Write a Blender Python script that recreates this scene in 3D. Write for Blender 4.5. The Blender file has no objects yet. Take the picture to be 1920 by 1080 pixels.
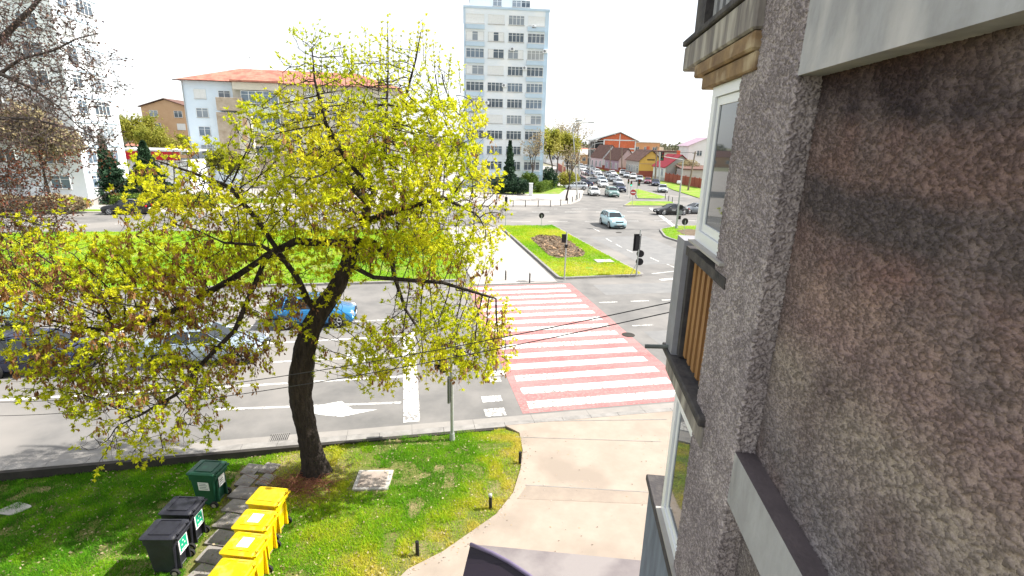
import bpy, math, random
import numpy as np
from mathutils import Vector, Matrix
random.seed(7); rng = np.random.default_rng(7)
C = bpy.context.scene.collection
SC = bpy.context.scene

# ------------------------------------------------------------------ camera
F, H = 961.0, 9.0
PITCH, ROLL = math.radians(16.0), math.radians(1.5)
_f = np.array([0, math.cos(PITCH), -math.sin(PITCH)]); _r = np.array([1., 0, 0]); _u = np.cross(_r, _f)
CR = _r*math.cos(ROLL)+_u*math.sin(ROLL); CU = _u*math.cos(ROLL)-_r*math.sin(ROLL)
cam = bpy.data.cameras.new('camera'); camo = bpy.data.objects.new('camera', cam); C.objects.link(camo)
cam.sensor_width = 36; cam.lens = F/1920*36; cam.clip_start = .05; cam.clip_end = 5000
M = Matrix([[CR[i], CU[i], -_f[i]] for i in range(3)]).to_4x4(); M.translation = (0, 0, H)
camo.matrix_world = M
SC.camera = camo
SC.render.resolution_x, SC.render.resolution_y = 1024, 576

def ray(x, y):
    return CR*(x-960)/F - CU*(y-540)/F + _f
def G(x, y, z=0.):            # the point of the level z on a sight line of the survey
    d = ray(x, y); t = (z-H)/d[2]; return Vector((d[0]*t, d[1]*t, z))
def Y(x, y, yy):              # the point at distance yy on a sight line of the survey
    d = ray(x, y); t = yy/d[1]; return Vector((d[0]*t, yy, H+d[2]*t))

# ------------------------------------------------------------------ world, sun, exposure
SUN_AZ, SUN_EL = math.radians(82), math.radians(47)
w = bpy.data.worlds.new('World'); SC.world = w; w.use_nodes = True
nt = w.node_tree; nt.nodes.clear()
sky = nt.nodes.new('ShaderNodeTexSky'); sky.sky_type = 'NISHITA'; sky.sun_disc = False
sky.sun_elevation = SUN_EL; sky.sun_rotation = SUN_AZ; sky.dust_density = 1.0; sky.air_density = 1.0; sky.ozone_density = 1.0
hs = nt.nodes.new('ShaderNodeHueSaturation'); hs.inputs['Saturation'].default_value = 0.45
bg = nt.nodes.new('ShaderNodeBackground'); bg.inputs['Strength'].default_value = 0.15
wo = nt.nodes.new('ShaderNodeOutputWorld')
veil = nt.nodes.new('ShaderNodeMixRGB'); veil.inputs[0].default_value = .62; veil.inputs[2].default_value = (4.2, 4.3, 4.4, 1)   # thin white spring overcast
nt.links.new(sky.outputs[0], hs.inputs['Color']); nt.links.new(hs.outputs[0], veil.inputs[1]); nt.links.new(veil.outputs[0], bg.inputs[0]); nt.links.new(bg.outputs[0], wo.inputs[0])
sl = bpy.data.lights.new('sun', 'SUN'); sl.energy = 5.0; sl.angle = math.radians(.6); sl.color = (1, .955, .88)
so = bpy.data.objects.new('sun', sl); C.objects.link(so)
sd = Vector((math.sin(SUN_AZ)*math.cos(SUN_EL), math.cos(SUN_AZ)*math.cos(SUN_EL), math.sin(SUN_EL)))
so.rotation_euler = sd.to_track_quat('Z', 'Y').to_euler()
SC.view_settings.view_transform = 'Standard'; SC.view_settings.look = 'None'
SC.view_settings.exposure = 1.0; SC.view_settings.gamma = 1
SC.render.engine = 'CYCLES'

# ------------------------------------------------------------------ materials
def mat(name, col, rough=.8, col2=None, nscale=3., namt=1., spec=.3, metal=0., bump=0., bscale=40., bdist=.01,
        col3=None, n3=.4, stretch=None, detail=5, transl=0.):
    m = bpy.data.materials.new(name); m.use_nodes = True; t = m.node_tree; N = t.nodes; L = t.links
    b = N['Principled BSDF']; b.inputs['Roughness'].default_value = rough; b.inputs['Metallic'].default_value = metal
    b.inputs['Specular IOR Level'].default_value = spec
    b.inputs['Base Color'].default_value = (*col, 1)
    tc = N.new('ShaderNodeTexCoord'); src = tc.outputs['Object']
    if stretch:
        mp = N.new('ShaderNodeMapping'); mp.inputs['Scale'].default_value = stretch; L.new(src, mp.inputs[0]); src = mp.outputs[0]
    last = None
    if col2 is not None:
        n = N.new('ShaderNodeTexNoise'); n.inputs['Scale'].default_value = nscale; n.inputs['Detail'].default_value = detail
        n.inputs['Roughness'].default_value = .65; L.new(src, n.inputs['Vector'])
        r = N.new('ShaderNodeValToRGB'); r.color_ramp.elements[0].position = .5-.18/namt; r.color_ramp.elements[1].position = .5+.18/namt
        r.color_ramp.elements[0].color = (*col, 1); r.color_ramp.elements[1].color = (*col2, 1)
        L.new(n.outputs[0], r.inputs[0]); last = r.outputs[0]
        if col3 is not None:
            n2 = N.new('ShaderNodeTexNoise'); n2.inputs['Scale'].default_value = n3; n2.inputs['Detail'].default_value = 6; L.new(src, n2.inputs['Vector'])
            r2 = N.new('ShaderNodeValToRGB'); r2.color_ramp.elements[0].position = .5; r2.color_ramp.elements[1].position = .62
            r2.color_ramp.elements[0].color = (0, 0, 0, 1); r2.color_ramp.elements[1].color = (1, 1, 1, 1); L.new(n2.outputs[0], r2.inputs[0])
            mx = N.new('ShaderNodeMixRGB'); L.new(r2.outputs[0], mx.inputs[0]); L.new(last, mx.inputs[1]); mx.inputs[2].default_value = (*col3, 1)
            last = mx.outputs[0]
        L.new(last, b.inputs['Base Color'])
    if bump:
        n = N.new('ShaderNodeTexNoise'); n.inputs['Scale'].default_value = bscale; n.inputs['Detail'].default_value = 4; L.new(tc.outputs['Object'], n.inputs['Vector'])
        bp = N.new('ShaderNodeBump'); bp.inputs['Strength'].default_value = bump; bp.inputs['Distance'].default_value = bdist
        L.new(n.outputs[0], bp.inputs['Height']); L.new(bp.outputs[0], b.inputs['Normal'])
    return m

def leafmat(name, cols, transl=.45, rough=.55):
    m = bpy.data.materials.new(name); m.use_nodes = True; t = m.node_tree; N = t.nodes; L = t.links
    b = N['Principled BSDF']; b.inputs['Roughness'].default_value = rough; b.inputs['Specular IOR Level'].default_value = .25
    a = N.new('ShaderNodeAttribute'); a.attribute_name = 'tint'
    r = N.new('ShaderNodeValToRGB'); r.color_ramp.elements[0].color = (*cols[0], 1); r.color_ramp.elements[1].color = (*cols[-1], 1)
    for i, c in enumerate(cols[1:-1]):
        e = r.color_ramp.elements.new((i+1)/(len(cols)-1)); e.color = (*c, 1)
    L.new(a.outputs['Fac'], r.inputs[0]); L.new(r.outputs[0], b.inputs['Base Color'])
    tr = N.new('ShaderNodeBsdfTranslucent'); L.new(r.outputs[0], tr.inputs[0])
    mx = N.new('ShaderNodeMixShader'); mx.inputs[0].default_value = transl
    L.new(b.outputs[0], mx.inputs[1]); L.new(tr.outputs[0], mx.inputs[2]); L.new(mx.outputs[0], N['Material Output'].inputs[0])
    return m

def plaster(name, cols, zb=None, scale=55, strength=1., dist=.012, attr=False):
    """rough sprayed plaster: wormy relief, grains with shade painted into the crevices, weather bands at fixed heights"""
    m = bpy.data.materials.new(name); m.use_nodes = True; t = m.node_tree; N = t.nodes; L = t.links
    b = N['Principled BSDF']; b.inputs['Roughness'].default_value = .92; b.inputs['Specular IOR Level'].default_value = .15
    tc = N.new('ShaderNodeTexCoord'); P = tc.outputs['Object']
    def noise(s, d=4, dis=0., v=P):
        n = N.new('ShaderNodeTexNoise'); n.inputs['Scale'].default_value = s; n.inputs['Detail'].default_value = d
        n.inputs['Distortion'].default_value = dis; L.new(v, n.inputs['Vector']); return n.outputs[0]
    def ramp(src, p0, p1, c0=(0, 0, 0), c1=(1, 1, 1)):
        r = N.new('ShaderNodeValToRGB'); r.color_ramp.elements[0].position = p0; r.color_ramp.elements[1].position = p1
        r.color_ramp.elements[0].color = (*c0, 1); r.color_ramp.elements[1].color = (*c1, 1); L.new(src, r.inputs[0]); return r.outputs[0]
    def mix(f, a, c, typ='MIX'):
        x = N.new('ShaderNodeMixRGB'); x.blend_type = typ
        for i, v in enumerate((f, a, c)):
            if hasattr(v, 'links'): L.new(v, x.inputs[i])
            elif isinstance(v, (int, float)): x.inputs[i].default_value = v
            else: x.inputs[i].default_value = (*v, 1)
        return x.outputs[0]
    mp = N.new('ShaderNodeMapping'); mp.inputs['Scale'].default_value = (.95, .95, 1.2); L.new(P, mp.inputs[0])
    h1 = noise(scale, 2.5, 1.0, mp.outputs[0]); h2 = noise(scale*2.3, 3, .8)
    hh = ramp(h1, .38, .62)
    mm = N.new('ShaderNodeMath'); mm.operation = 'MULTIPLY_ADD'; L.new(h2, mm.inputs[0]); mm.inputs[1].default_value = .5; L.new(hh, mm.inputs[2])
    bp = N.new('ShaderNodeBump'); bp.inputs['Strength'].default_value = strength; bp.inputs['Distance'].default_value = dist
    L.new(mm.outputs[0], bp.inputs['Height']); L.new(bp.outputs[0], b.inputs['Normal'])
    base = cols[0]
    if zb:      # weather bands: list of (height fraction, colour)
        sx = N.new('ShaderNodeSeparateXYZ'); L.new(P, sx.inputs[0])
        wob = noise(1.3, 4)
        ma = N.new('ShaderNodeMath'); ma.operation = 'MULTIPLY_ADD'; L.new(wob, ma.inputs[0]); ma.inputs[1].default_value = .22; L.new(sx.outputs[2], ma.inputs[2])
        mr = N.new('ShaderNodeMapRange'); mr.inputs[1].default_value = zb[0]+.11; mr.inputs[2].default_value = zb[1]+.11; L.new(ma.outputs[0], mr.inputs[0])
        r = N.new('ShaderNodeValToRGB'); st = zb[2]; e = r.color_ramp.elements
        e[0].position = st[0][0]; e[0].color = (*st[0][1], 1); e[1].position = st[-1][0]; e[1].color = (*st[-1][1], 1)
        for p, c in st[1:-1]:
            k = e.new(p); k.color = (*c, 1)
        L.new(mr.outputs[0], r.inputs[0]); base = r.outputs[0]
    c = mix(ramp(noise(2.2, 6), .45, .68), base, cols[1])
    if attr:
        at = N.new('ShaderNodeAttribute'); at.attribute_name = 'tint'; h1 = at.outputs['Fac']
    grain_shade = ramp(h1, .08, .82, (.48, .455, .46), (1.30, 1.25, 1.24)) if attr else ramp(h1, .36, .62, (.46, .44, .44), (1.26, 1.23, 1.20)); g2 = ramp(h2, .35, .65, (.78, .77, .77), (1.18, 1.17, 1.15))  # darker crevices and paler crests put relief shading into the colour
    c = mix(.95, c, grain_shade, 'MULTIPLY'); c = mix(1., c, g2, 'MULTIPLY')
    L.new(c, b.inputs['Base Color'])
    return m

def worn_paint(name, c1, c2, under, wear=.53, tracks=True):
    """road paint: two tones, small holes worn down to the asphalt, darker wheel tracks along the street"""
    m = bpy.data.materials.new(name); m.use_nodes = True; t = m.node_tree; N = t.nodes; L = t.links; b = N['Principled BSDF']; b.inputs['Roughness'].default_value = .85; b.inputs['Specular IOR Level'].default_value = .2
    tc = N.new('ShaderNodeTexCoord'); mp = N.new('ShaderNodeMapping'); mp.inputs['Rotation'].default_value = (0, 0, -math.radians(12)); L.new(tc.outputs['Object'], mp.inputs[0])
    ms = N.new('ShaderNodeMapping'); ms.inputs['Scale'].default_value = (.09, 1, 1); L.new(mp.outputs[0], ms.inputs[0])
    def nz(s, d, v): n = N.new('ShaderNodeTexNoise'); n.inputs['Scale'].default_value = s; n.inputs['Detail'].default_value = d; n.inputs['Roughness'].default_value = .7; L.new(v, n.inputs['Vector']); return n.outputs[0]
    def rp(v, p0, p1, a, c): r = N.new('ShaderNodeValToRGB'); r.color_ramp.elements[0].position = p0; r.color_ramp.elements[1].position = p1; r.color_ramp.elements[0].color = (*a, 1); r.color_ramp.elements[1].color = (*c, 1); L.new(v, r.inputs[0]); return r.outputs[0]
    base = rp(nz(.8, 5, mp.outputs[0]), .38, .62, c1, c2)
    tr = rp(nz(1.1, 3, ms.outputs[0]), .42, .62, (1, 1, 1), (.80, .79, .78)); x = N.new('ShaderNodeMixRGB'); x.blend_type = 'MULTIPLY'; x.inputs[0].default_value = 1; L.new(base, x.inputs[1]); L.new(tr, x.inputs[2])
    fine = nz(9, 8, mp.outputs[0]); big = nz(.6, 3, ms.outputs[0]); ad = N.new('ShaderNodeMath'); ad.operation = 'MULTIPLY_ADD'; L.new(big, ad.inputs[0]); ad.inputs[1].default_value = .45; L.new(fine, ad.inputs[2])
    hol = rp(ad.outputs[0], wear+.225, wear+.27, (0, 0, 0), (1, 1, 1)); y = N.new('ShaderNodeMixRGB'); L.new(hol, y.inputs[0]); L.new(x.outputs[0], y.inputs[1]); y.inputs[2].default_value = (*under, 1)
    L.new(y.outputs[0], b.inputs['Base Color']); return m

MT = {}
MT['asphalt'] = mat('asphalt', (.14, .136, .132), .9, (.21, .20, .19), .55, 1.1, bump=.35, bscale=70, bdist=.006, col3=(.24, .225, .21), n3=.13)
MT['asphalt_far'] = MT['asphalt']
MT['pavement'] = mat('pavement', (.305, .25, .205), .9, (.355, .295, .245), 1.1, 1.2, bump=.3, bscale=60, bdist=.005, col3=(.27, .225, .185), n3=.45)
MT['pavement2'] = mat('worn pavement', (.33, .31, .29), .9, (.40, .375, .35), .7, 1.2, bump=.2, bscale=30)
MT['kerb'] = mat('kerb stone', (.30, .285, .27), .9, (.20, .19, .18), 3, 1, bump=.3, bscale=40)
MT['soil'] = mat('soil', (.10, .075, .05), .95, (.17, .125, .085), 3.5, 1, bump=.8, bscale=25, bdist=.03)
MT['kerb_shade_iron'] = mat('kerb soil shade and iron', (.03, .027, .025), .95, (.05, .045, .038), 3, 1)  # kerb back's soil and shade in one near black; also iron covers
MT['ground'] = mat('far ground', (.16, .17, .09), .95, (.26, .24, .18), .03, 1)
MT['turf'] = mat('turf', (.12, .22, .015), .95, (.20, .31, .02), 1.3, 1, bump=.8, bscale=22, bdist=.04, col3=(.26, .25, .08), n3=.5)
MT['turf_near'] = mat('turf soil', (.10, .13, .02), .95, (.19, .17, .06), 2.2, 1, bump=.8, bscale=22, bdist=.03, col3=(.25, .20, .10), n3=.8)
MT['paint'] = worn_paint('road paint', (.74, .74, .72), (.64, .63, .61), (.22, .21, .20))
MT['pink'] = worn_paint('red road surface', (.46, .20, .195), (.39, .155, .155), (.33, .21, .20), .52)
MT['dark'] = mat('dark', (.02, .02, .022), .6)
MT['black'] = mat('black plastic', (.010, .010, .012), .5, (.016, .016, .018), 8, 1, bump=.05)
MT['metal'] = mat('grey metal', (.33, .35, .35), .5, (.42, .43, .42), 4, 1, metal=.3)
MT['darkmetal'] = mat('dark metal', (.10, .12, .11), .5, (.15, .16, .15), 6, 1, metal=.2)
MT['wood_pole'] = mat('wooden pole', (.16, .12, .09), .9, (.24, .19, .15), 9, 1)
MT['white'] = mat('white plaster', (.74, .76, .77), .85, (.64, .66, .67), .35, 1)
MT['towerw'] = mat('pale wall', (.76, .80, .84), .85, (.70, .75, .80), .12, 1, col3=(.80, .82, .84), n3=.3)
MT['towerb'] = mat('blue band', (.46, .58, .70), .85, (.52, .64, .75), .5, 1)
MT['pvc'] = mat('white frame', (.78, .80, .82), .35, spec=.5)
MT['frame_far'] = mat('window frame', (.72, .74, .74), .5)
MT['shutter'] = mat('shutter', (.76, .77, .77), .6, (.68, .69, .69), 3, 1, bump=.2, bscale=12)
MT['roof_red'] = mat('red roof tiles', (.38, .14, .10), .9, (.48, .22, .16), 1.3, 1, bump=.6, bscale=9, bdist=.05, col3=(.30, .12, .09), n3=.6)
MT['roof_brown'] = mat('brown roof tiles', (.10, .055, .045), .85, (.18, .10, .08), 1.2, 1, bump=.5, bscale=8, bdist=.05)
MT['roof_mag'] = mat('crimson roof tiles', (.27, .022, .04), .85, (.33, .04, .055), 1.2, 1)
MT['brick'] = mat('orange brick', (.55, .13, .06), .85, (.62, .18, .09), 2, 1, bump=.3, bscale=9)
MT['concrete'] = mat('concrete', (.45, .43, .40), .9, (.34, .32, .30), 1.1, 1, bump=.2)
MT['stained'] = mat('stained concrete', (.50, .42, .34), .9, (.34, .27, .20), 1.2, 1, bump=.2)
MT['cream'] = mat('cream wall', (.66, .62, .54), .85, (.58, .54, .46), .5, 1)
MT['palegreen'] = mat('pale green wall', (.55, .62, .52), .85, (.62, .66, .58), .6, 1)
MT['paleblue'] = mat('pale blue wall', (.62, .72, .82), .85, (.68, .76, .84), .5, 1)
MT['ochre'] = mat('ochre wall', (.50, .32, .19), .85, (.56, .38, .24), .8, 1)
MT['yellow'] = mat('yellow wall', (.72, .46, .12), .85, (.66, .40, .10), .8, 1)
MT['pinkwall'] = mat('pink wall', (.60, .46, .50), .85, (.66, .54, .56), .8, 1)
MT['mauve'] = mat('mauve wall', (.36, .26, .34), .85, (.42, .32, .38), .8, 1)
MT['greywall'] = mat('grey wall', (.40, .38, .36), .88, (.50, .48, .45), .8, 1)
MT['fence_red'] = mat('brown red fence', (.26, .07, .05), .8, (.34, .10, .07), 2.5, 1)
MT['redsign'] = mat('red fascia', (.50, .015, .03), .5)
MT['tyre'] = mat('tyre rubber', (.02, .02, .02), .85)
MT['rim'] = mat('alloy', (.42, .43, .44), .35, metal=.7)
MT['lamp_w'] = mat('headlamp lens', (.75, .78, .8), .12, spec=.8)
MT['lamp_r'] = mat('tail lamp lens', (.40, .01, .015), .2, spec=.6)
MT['bark'] = mat('bark', (.018, .014, .012), .95, (.055, .043, .036), 13, 1.1, bump=1., bscale=28, bdist=.035, stretch=(1, 1, .22))
MT['twig'] = mat('twig bark', (.05, .038, .030), .9, (.12, .095, .07), 9, 1)
MT['greybark'] = mat('grey bark', (.06, .05, .045), .9, (.12, .10, .09), 9, 1)
MT['slate'] = mat('paving slab', (.20, .185, .17), .9, (.30, .275, .25), 2.0, 1, bump=.5, bscale=30, bdist=.01, col3=(.15, .13, .12), n3=1.1)
MT['bin_y'] = mat('yellow plastic', (.80, .57, .005), .5, (.72, .48, .0), 2.5, 1, spec=.35, bump=.15, bscale=12, col3=(.60, .43, .06), n3=4.5, detail=9)
MT['bin_g'] = mat('green plastic', (.008, .06, .033), .42, (.015, .085, .05), 3, 1, spec=.4)
MT['bin_k'] = mat('black bin plastic', (.012, .012, .017), .48, (.028, .029, .040), 3, 1, spec=.35)
MT['sticker'] = mat('white sticker', (.80, .80, .78), .5)
MT['stk_green'] = mat('green sticker', (.01, .32, .18), .5)
MT['ink'] = mat('grey ink', (.22, .23, .25), .7)
MT['lid_y2'] = mat('stained yellow plastic', (.62, .44, .03), .6, (.86, .62, .0), 6, 1)
def glass(name, col, rough=.04, spec=.6):
    return mat(name, col, rough, spec=spec)
MT['glass'] = glass('window glass', (.035, .05, .065), .03)
MT['glass_far'] = mat('far window glass', (.07, .10, .14), .15, (.20, .26, .32), .9, 1.2, spec=.6)
_m = MT['glass_far']; _N = _m.node_tree.nodes; _b = _N['Principled BSDF']; _src = _b.inputs['Base Color'].links[0].from_socket
_oi = _N.new('ShaderNodeObjectInfo'); _r = _N.new('ShaderNodeValToRGB'); _r.color_ramp.interpolation = 'CONSTANT'; _r.color_ramp.elements[0].color = (.03, .045, .06, 1); _r.color_ramp.elements[1].position = .45; _r.color_ramp.elements[1].color = (.14, .19, .25, 1)
for _p, _c in ((.65, (.30, .33, .36)), (.85, (.42, .42, .40)), (.93, (.09, .10, .12))): _e = _r.color_ramp.elements.new(_p); _e.color = (*_c, 1)
_x = _N.new('ShaderNodeMixRGB'); _x.inputs[0].default_value = .65; _m.node_tree.links.new(_oi.outputs['Random'], _r.inputs[0]); _m.node_tree.links.new(_src, _x.inputs[1]); _m.node_tree.links.new(_r.outputs[0], _x.inputs[2]); _m.node_tree.links.new(_x.outputs[0], _b.inputs['Base Color'])
MT['glass_car'] = glass('car glass', (.012, .016, .02), .02, .8)
def paint(name, c, metal=.0):
    m = mat(name, c, .28, metal=metal, spec=.6)
    m.node_tree.nodes['Principled BSDF'].inputs['Coat Weight'].default_value = .7 if max(c) > .1 else .2
    m.node_tree.nodes['Principled BSDF'].inputs['Coat Roughness'].default_value = .05
    return m
PAINT = {k: paint(k+' car paint', c, mt) for k, (c, mt) in dict(
    white=((.74, .76, .77), 0), silver=((.46, .49, .52), .5), ice=((.40, .60, .66), .1), black=((.004, .004, .005), 0),
    grey=((.16, .18, .20), .4), blue=((.01, .16, .38), .2), navy=((.008, .014, .05), .1), maroon=((.16, .015, .04), .1),
    paleblue=((.34, .42, .50), .4), teal=((.20, .32, .30), .3), red=((.42, .02, .02), 0)).items()}
LEAF_A = leafmat('young maple leaves', [(.26, .36, .012), (.54, .62, .018), (.74, .75, .025), (.84, .77, .06)], .6)
LEAF_SEED = leafmat('dry seed wings', [(.18, .08, .035), (.36, .18, .075), (.52, .31, .14)], .45)
LEAF_BUD = leafmat('buds', [(.07, .045, .05), (.13, .08, .07), (.19, .12, .08)], .15)
LEAF_RUST = leafmat('rusty buds', [(.16, .04, .03), (.24, .09, .05), (.14, .10, .04)], .25)
LEAF_YG = leafmat('yellow green leaves', [(.20, .24, .03), (.34, .33, .05), (.42, .38, .10)], .4)
LEAF_MID = leafmat('mid green leaves', [(.07, .12, .02), (.12, .19, .03), (.18, .25, .04)], .3)
LEAF_DARK = leafmat('dark evergreen needles', [(.012, .035, .018), (.025, .06, .03), (.05, .10, .05)], .1)
LEAF_TAN = leafmat('tan spring leaves', [(.26, .20, .12), (.40, .33, .20), (.48, .42, .24)], .3)
GRASS = leafmat('grass blades', [(.045, .15, .008), (.11, .33, .010), (.27, .50, .012), (.55, .57, .03), (.68, .60, .12)], .4, .7)

# ------------------------------------------------------------------ mesh and object helpers
class MB:
    def __init__(s): s.v = []; s.f = []; s.m = []
    def add(s, vs, fs, mi=0):
        o = len(s.v); s.v += [tuple(v) for v in vs]; s.f += [tuple(i+o for i in f) for f in fs]; s.m += [mi]*len(fs); return s
    def box(s, x0, x1, y0, y1, z0, z1, mi=0, bev=0.):
        if bev:
            b = bev; vs = []
            for z, k in ((z0, b), (z0+b, 0), (z1-b, 0), (z1, b)):
                for (x, sx) in ((x0, 1), (x1, -1)): pass
                ring = [(x0+b+k*0, y0+k), (x1-b, y0+k), (x1-k, y0+b), (x1-k, y1-b), (x1-b, y1-k), (x0+b, y1-k), (x0+k, y1-b), (x0+k, y0+b)]
                vs += [(x, y, z) for x, y in ring]
            fs = [tuple(range(7, -1, -1)), tuple(range(24, 32))]
            for r in range(3):
                for i in range(8): j = (i+1) % 8; fs.append((r*8+i, r*8+j, r*8+8+j, r*8+8+i))
            return s.add(vs, fs, mi)
        vs = [(x, y, z) for z in (z0, z1) for x, y in ((x0, y0), (x1, y0), (x1, y1), (x0, y1))]
        return s.add(vs, [(3, 2, 1, 0), (4, 5, 6, 7), (0, 1, 5, 4), (1, 2, 6, 5), (2, 3, 7, 6), (3, 0, 4, 7)], mi)
    def hexa(s, b, t, mi=0):    # bottom and top quads
        return s.add(list(b)+list(t), [(3, 2, 1, 0), (4, 5, 6, 7), (0, 1, 5, 4), (1, 2, 6, 5), (2, 3, 7, 6), (3, 0, 4, 7)], mi)
    def prism(s, pts, z0, z1, mi=0, cap=True):
        n = len(pts); a = sum(pts[i][0]*pts[(i+1) % n][1]-pts[(i+1) % n][0]*pts[i][1] for i in range(n))
        if a < 0: pts = pts[::-1]
        f0 = z0 if callable(z0) else (lambda x, y: z0); f1 = z1 if callable(z1) else (lambda x, y: z1)
        vs = [(p[0], p[1], f0(*p[:2])) for p in pts]+[(p[0], p[1], f1(*p[:2])) for p in pts]
        fs = [(i, (i+1) % n, n+(i+1) % n, n+i) for i in range(n)]
        if cap: fs += [tuple(range(n, 2*n)), tuple(range(n-1, -1, -1))]
        return s.add(vs, fs, mi)
    def tube(s, pts, rs, n=8, mi=0, caps=True):
        pts = [Vector(p) for p in pts]; k = len(pts)
        if not hasattr(rs, '__len__'): rs = [rs]*k
        vs = []; d0 = (pts[1]-pts[0]).normalized()
        ref = Vector((0, 0, 1)) if abs(d0.z) < .9 else Vector((1, 0, 0))
        u = d0.cross(ref).normalized()
        for i, p in enumerate(pts):
            d = (pts[min(i+1, k-1)]-pts[max(i-1, 0)])
            d = d.normalized() if d.length > 1e-9 else d0
            u = (u-d*u.dot(d)); u = u.normalized() if u.length > 1e-6 else d.cross(Vector((.3, .5, .8))).normalized()
            v = d.cross(u)
            for j in range(n):
                a = 2*math.pi*j/n; vs.append(p+(u*math.cos(a)+v*math.sin(a))*rs[i])
        fs = [(i*n+j, i*n+(j+1) % n, (i+1)*n+(j+1) % n, (i+1)*n+j) for i in range(k-1) for j in range(n)]
        if caps: fs += [tuple(range(n-1, -1, -1)), tuple(range((k-1)*n, k*n))]
        return s.add(vs, fs, mi)
    def disc(s, c, axis, r, th, n=16, mi=0):
        a = Vector(axis).normalized()*th/2; c = Vector(c); return s.tube([c-a, c+a], r, n, mi)
    def build(s, name, mats, parent=None, smooth=False):
        me = bpy.data.meshes.new(name); me.from_pydata(s.v, [], s.f)
        if not isinstance(mats, (list, tuple)): mats = [mats]
        for m in mats: me.materials.append(m)
        if len(mats) > 1: me.polygons.foreach_set('material_index', s.m)
        if smooth: me.polygons.foreach_set('use_smooth', [True]*len(s.f))
        me.update()
        o = bpy.data.objects.new(name, me); C.objects.link(o)
        if parent is not None: o.parent = parent
        return o
def tag(o, label=None, cat=None, group=None, kind=None):
    if label: o['label'] = label
    if cat: o['category'] = cat
    if group: o['group'] = group
    if kind: o['kind'] = kind
    return o
def empty(name, loc, rz=0., label=None, cat=None, group=None):
    o = bpy.data.objects.new(name, None); C.objects.link(o); o.location = loc; o.rotation_euler = (0, 0, rz)
    o.empty_display_size = .2
    return tag(o, label, cat, group)
KIDS = {}
def copy_tree(o, parent=None):
    c = o.copy(); C.objects.link(c); c.parent = parent
    for ch in list(o.children): copy_tree(ch, c)
    return c
def place(o, loc, rz=0., label=None, group=None, scale=None):
    o.location = loc; o.rotation_euler = (0, 0, rz)
    if label: o['label'] = label
    if group: o['group'] = group
    if scale: o.scale = (scale,)*3 if not hasattr(scale, '__len__') else scale
    return o
def quadmesh(name, V, nper, mats, tint=None, parent=None):
    """V: (n*nper,3) vertices, faces of nper corners each"""
    n = len(V)//nper; me = bpy.data.meshes.new(name)
    me.vertices.add(len(V)); me.vertices.foreach_set('co', np.asarray(V, np.float32).ravel())
    me.loops.add(len(V)); me.loops.foreach_set('vertex_index', np.arange(len(V), dtype=np.int32))
    me.polygons.add(n); me.polygons.foreach_set('loop_start', np.arange(0, len(V), nper, dtype=np.int32))
    me.polygons.foreach_set('loop_total', np.full(n, nper, np.int32))
    if tint is not None:
        a = me.attributes.new('tint', 'FLOAT', 'POINT'); a.data.foreach_set('value', np.repeat(np.clip(tint, 0, 1), nper).astype(np.float32))
    me.materials.append(mats); me.update(calc_edges=True); me.validate()
    o = bpy.data.objects.new(name, me); C.objects.link(o)
    if parent is not None: o.parent = parent
    return o

TH = math.radians(12)
def AB(a, b, z=0.):       # street frame: a along the near street, b across it
    return Vector((a*math.cos(TH)-b*math.sin(TH), a*math.sin(TH)+b*math.cos(TH), z))
def toab(p): return (p[0]*math.cos(TH)+p[1]*math.sin(TH), -p[0]*math.sin(TH)+p[1]*math.cos(TH))
def inpoly(X, Yv, poly):
    poly = np.array([(p[0], p[1]) for p in poly]); ins = np.zeros(len(X), bool); n = len(poly); j = n-1
    for i in range(n):
        xi, yi = poly[i]; xj, yj = poly[j]
        c = ((yi > Yv) != (yj > Yv)) & (X < (xj-xi)*(Yv-yi)/(yj-yi+1e-12)+xi); ins ^= c; j = i
    return ins

# ------------------------------------------------------------------ ground, roads, pavements
def sheet(name, pts, z, m, kind='structure'):
    b = MB(); b.add([(p[0], p[1], z) for p in pts], [tuple(range(len(pts)))]); o = b.build(name, m)
    n = o.data.polygons[0].normal
    if n.z < 0: o.data.flip_normals()
    return tag(o, kind=kind)
def slab(name, pts, z0, z1, m):
    return tag(MB().prism([(p[0], p[1]) for p in pts], z0, z1).build(name, m), kind='structure')
def circ(r0=3000, n=48): return [(r0*math.cos(2*math.pi*i/n), r0*math.sin(2*math.pi*i/n)) for i in range(n)]
sheet('ground', circ(), -.30, MT['ground'])
# near street and far carriageway, junction and the street running away past the houses
road = [AB(-90, 14.85), AB(70, 14.85), AB(90, 40), AB(80, 76), Vector((42, 92, 0)), Vector((36, 104, 0)), Vector((34.5, 125, 0)),
        Vector((32, 160, 0)), Vector((27, 200, 0)), Vector((14, 300, 0)), Vector((6, 300, 0)), Vector((17, 200, 0)), Vector((14.5, 130, 0)), Vector((13, 100, 0)), AB(19, 72.6), AB(-110, 66), AB(-110, 14.85)]
sheet('road', road, 0., MT['asphalt'])
def lawn_z(x, y):
    a, b = toab((x, y)); t = min(1, max(0, (a+7)/7)); t = t*t*(3-2*t)
    return -.24+.22*t
# near lawn outline
LAWN = [AB(-60, 14.5), AB(2.9, 14.5)] + [G(*p) for p in ((974, 812), (980, 845), (976, 880), (962, 925), (930, 965), (880, 1000), (830, 1035), (765, 1068), (700, 1130), (640, 1250))] + [Vector((-4, 2.5, 0)), AB(-60, -6)]
b = MB(); b.prism([(p[0], p[1]) for p in LAWN], lambda x, y: -.28, lawn_z); 
lawn = tag(b.build('lawn_ground', MT['turf_near']), kind='structure')
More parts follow.
